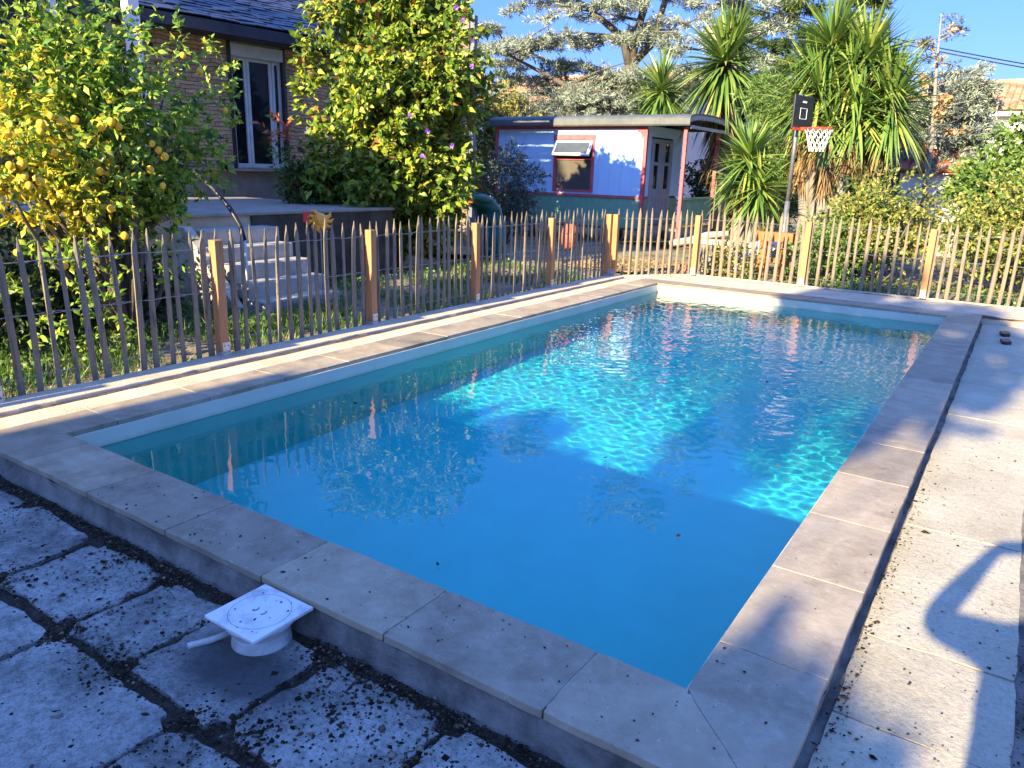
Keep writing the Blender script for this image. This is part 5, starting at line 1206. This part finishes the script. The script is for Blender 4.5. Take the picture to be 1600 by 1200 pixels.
# ---------------------------------------------------------------- behind the camera: the house, trees and photographer that cast the shade
ah = thing('neighbour_house', (-2.7, -14, -.2), 'plain rendered house with a chimney stack added for its shade, behind the photographer', 'house')
mb = MB(); mb.box((-5.08, -15.5, -.2), (-.9, -12.0, 4.82)); reparent(mb.build('wall', M_PLASTER), ah)
mb = MB(); mb.box((-5.081, -12.9, 4.83), (-4.62, -12.02, 5.62)); reparent(mb.build('chimney', M_RENDER), ah)  # unseen stack, shaped to cast the straight edge of the shade
mb = MB(); mb.box((-4.61, -15.6, 4.83), (-.8, -11.95, 4.96)); reparent(mb.build('roof', M_ROOFG), ah)
rng = np.random.default_rng(91)
def shade_tree(label, clumps, foot, group='trees behind the photographer', name='evergreen_tree', r0=.07, nst=14):
    return plant(name, (foot[0], foot[1], -.17), label, 'tree', clumps, G_DARK, .13, .085, foot, nst, r0, group=group, rng=rng, per=20, shoot=.14)
shade_tree('tall dark cypress like evergreen behind the rendered house',
           [((-2.22, -12.6, 5.3), (.34, .4, .6), 100), ((-2.22, -12.6, 6.1), (.34, .4, .6), 100), ((-2.28, -12.6, 6.9), (.36, .4, .6), 100), ((-2.65, -12.6, 7.75), (.62, .5, .6), 170), ((-2.8, -12.6, 8.5), (.78, .5, .6), 200), ((-2.6, -12.6, 9.2), (.7, .5, .5), 130)], (-2.3, -16.0, -.2))
shade_tree('spreading evergreen whose crown hangs to the right of the cypress',
           [((-1.2, -12.6, 7.35), (.55, .6, .55), 130), ((-1.0, -12.6, 7.1), (.5, .5, .5), 80), ((-1.15, -12.6, 8.1), (.75, .6, .65), 150), ((-.75, -12.6, 7.75), (.36, .5, .55), 70), ((-1.75, -12.6, 8.1), (.5, .6, .6), 90), ((-1.4, -12.6, 8.75), (.55, .5, .35), 60),
            ((-1.05, -12.6, 6.62), (.16, .3, .3), 12), ((-1.35, -12.6, 6.65), (.15, .3, .25), 14), ((-.62, -12.6, 7.1), (.14, .3, .4), 14)], (-2.3, -16.3, -.2), r0=.03, nst=4)
shade_tree('low rounded evergreen standing at the corner of the rendered house',
           [((-3.9, -11.9, 5.0), (.85, .5, .55), 150), ((-3.3, -11.9, 4.85), (.6, .5, .45), 90), ((-2.4, -11.9, 4.6), (.7, .4, .32), 80), ((-1.6, -11.9, 4.55), (.7, .4, .3), 80), ((-1.0, -11.9, 4.55), (.4, .4, .14), 36), ((-.6, -11.9, 4.6), (.2, .4, .36), 36), ((-.42, -11.9, 4.4), (.25, .3, .4), 34)], (-2.5, -11.4, -.2))
shade_tree('very tall bare stemmed pine far behind on the left, added to shade the slate roof', [((-12.3, -12.3, 12.2), (.8, .6, .5), 100), ((-13.3, -12.3, 12.3), (.9, .5, .55), 100), ((-11.7, -12.3, 12.6), (.5, .5, .5), 50), ((-12.8, -12.3, 13.1), (1.1, .5, .6), 110), ((-14.4, -12.3, 12.4), (.8, .5, .7), 80), ((-14.2, -12.3, 11.6), (.6, .5, .4), 26)], (-12.8, -13, -.2), name='pine_tree', r0=.05)  # unseen tree added to throw dappled shade on the house roof

# the photographer
def skin_body(name, joints_, edges, mat, parent=None, sub=2):
    names = list(joints_); me = bpy.data.meshes.new(name)
    me.from_pydata([joints_[k][0] for k in names], [(names.index(a), names.index(b)) for a, b in edges], [])
    o = bpy.data.objects.new(name, me); COL.objects.link(o); o.modifiers.new('skin', 'SKIN')
    sv = me.skin_vertices[0].data
    for i, k in enumerate(names): sv[i].radius = joints_[k][1] if isinstance(joints_[k][1], tuple) else (joints_[k][1],)*2; sv[i].use_root = (i == 0)
    o.modifiers['skin'].use_smooth_shade = True
    s = o.modifiers.new('sub', 'SUBSURF'); s.levels = sub; s.render_levels = sub
    o.data.materials.append(mat)
    if parent: o.parent = parent
    return o
fw2 = Vector((FW.x, FW.y, 0)).normalized(); rt2 = Vector((fw2.y, -fw2.x, 0))
FOOT = Vector((CAM.x, CAM.y, -.11)) - fw2*.36 - rt2*.10
def bp(r, f, h): return tuple(FOOT + rt2*r + fw2*f + Vector((0, 0, h)))
M_SKIN = rough_mat('skin', (.48, .29, .20), (.56, .36, .26), 12, .5, .1, .002)
M_CLOTH = rough_mat('dark_jacket', (.03, .035, .05), (.06, .065, .085), 12, .9, .4, .004)
J = dict(pelvis=(bp(0, 0, 1.0), (.19, .13)), waist=(bp(0, .01, 1.16), (.185, .12)), chest=(bp(0, .0, 1.40), (.195, .13)), neck=(bp(0, .02, 1.57), .055), head0=(bp(0, .04, 1.67), (.07, .08)), head=(bp(0, .05, 1.76), (.08, .098)), top=(bp(0, .04, 1.85), (.06, .075)),
         lsh=(bp(-.19, .0, 1.49), .085), lel=(bp(-.36, .196, 1.475), .068), lwr=(bp(-.12, .32, 1.68), .038), rsh=(bp(.19, .0, 1.49), .085), rel=(bp(.36, .2, 1.42), .068), rwr=(bp(.17, .32, 1.68), .038),
         lpalm=(bp(-.075, .335, 1.735), (.036, .018)), rpalm=(bp(.135, .335, 1.735), (.036, .018)),
         lhip=(bp(-.095, 0, .92), .09), lkn=(bp(-.11, .02, .50), .058), lan=(bp(-.12, 0, .09), .042), lto=(bp(-.13, .17, .03), .035), rhip=(bp(.095, 0, .92), .09), rkn=(bp(.11, .02, .50), .058), ran=(bp(.12, 0, .09), .042), rto=(bp(.13, .17, .03), .035))
Eg = [('pelvis', 'waist'), ('waist', 'chest'), ('chest', 'neck'), ('neck', 'head0'), ('head0', 'head'), ('head', 'top'), ('chest', 'lsh'), ('lsh', 'lel'), ('lel', 'lwr'), ('lwr', 'lpalm'), ('chest', 'rsh'), ('rsh', 'rel'), ('rel', 'rwr'), ('rwr', 'rpalm'),
      ('pelvis', 'lhip'), ('lhip', 'lkn'), ('lkn', 'lan'), ('lan', 'lto'), ('pelvis', 'rhip'), ('rhip', 'rkn'), ('rkn', 'ran'), ('ran', 'rto')]
for sd_, s in (('l', -1), ('r', 1)):
    b0 = s*.105+.03
    for i, (dx, ln) in enumerate(((-.022, .045), (-.004, .055), (.014, .052), (.03, .04))):
        J[f'{sd_}f{i}a'] = (bp(b0 - s*.02, .352, 1.735+dx), .009); J[f'{sd_}f{i}b'] = (bp(b0 - s*(.022+ln*.35), .345, 1.737+dx), .008)
        Eg += [(f'{sd_}palm', f'{sd_}f{i}a'), (f'{sd_}f{i}a', f'{sd_}f{i}b')]
    J[f'{sd_}t0'] = (bp(b0-s*.012, .318, 1.725), .011); J[f'{sd_}t1'] = (bp(b0-s*.04, .318, 1.74), .009); Eg += [(f'{sd_}palm', f'{sd_}t0'), (f'{sd_}t0', f'{sd_}t1')]
person = thing('person', tuple(FOOT), 'person in a dark jacket standing on the right deck, holding up a phone', 'person')
def figure_mat():
    m, n, l = nmat('clothed_figure'); p = n['Principled BSDF']; g = n.new('ShaderNodeNewGeometry'); s = n.new('ShaderNodeSeparateXYZ'); l.new(g.outputs['Position'], s.inputs[0])
    l.new(ramp(n, l, mapr(n, l, s.outputs['Z'], -.2, 1.8), [(0, (.02, .02, .02)), (.085, (.05, .07, .13)), (.56, (.035, .04, .055)), (.868, (.50, .31, .22))], 'CONSTANT'), p.inputs['Base Color']); p.inputs['Roughness'].default_value = .8
    return m
b = skin_body('body', J, Eg, figure_mat()); reparent(b, person)
V = [bp(0, .03, 1.76)]
mb = MB(); mb.blob(bp(0, .02, 1.83), (.092, .10, .095), 4, amp=.04); reparent(mb.build('hair', M_BARK, smooth=True), person)
mb = MB(); c = CAM - FW*.022; mb.box((-.09, -.037, -.004), (.072, .037, .004))
ph = mb.build('phone', M_BLACK, bevel=.003); mm = Matrix((RT, UP, -FW)).transposed().to_4x4(); mm.translation = c - RT*.06 + FW*0; ph.matrix_world = mm
put(ph, 'black phone held level in both hands of the photographer', 'phone')
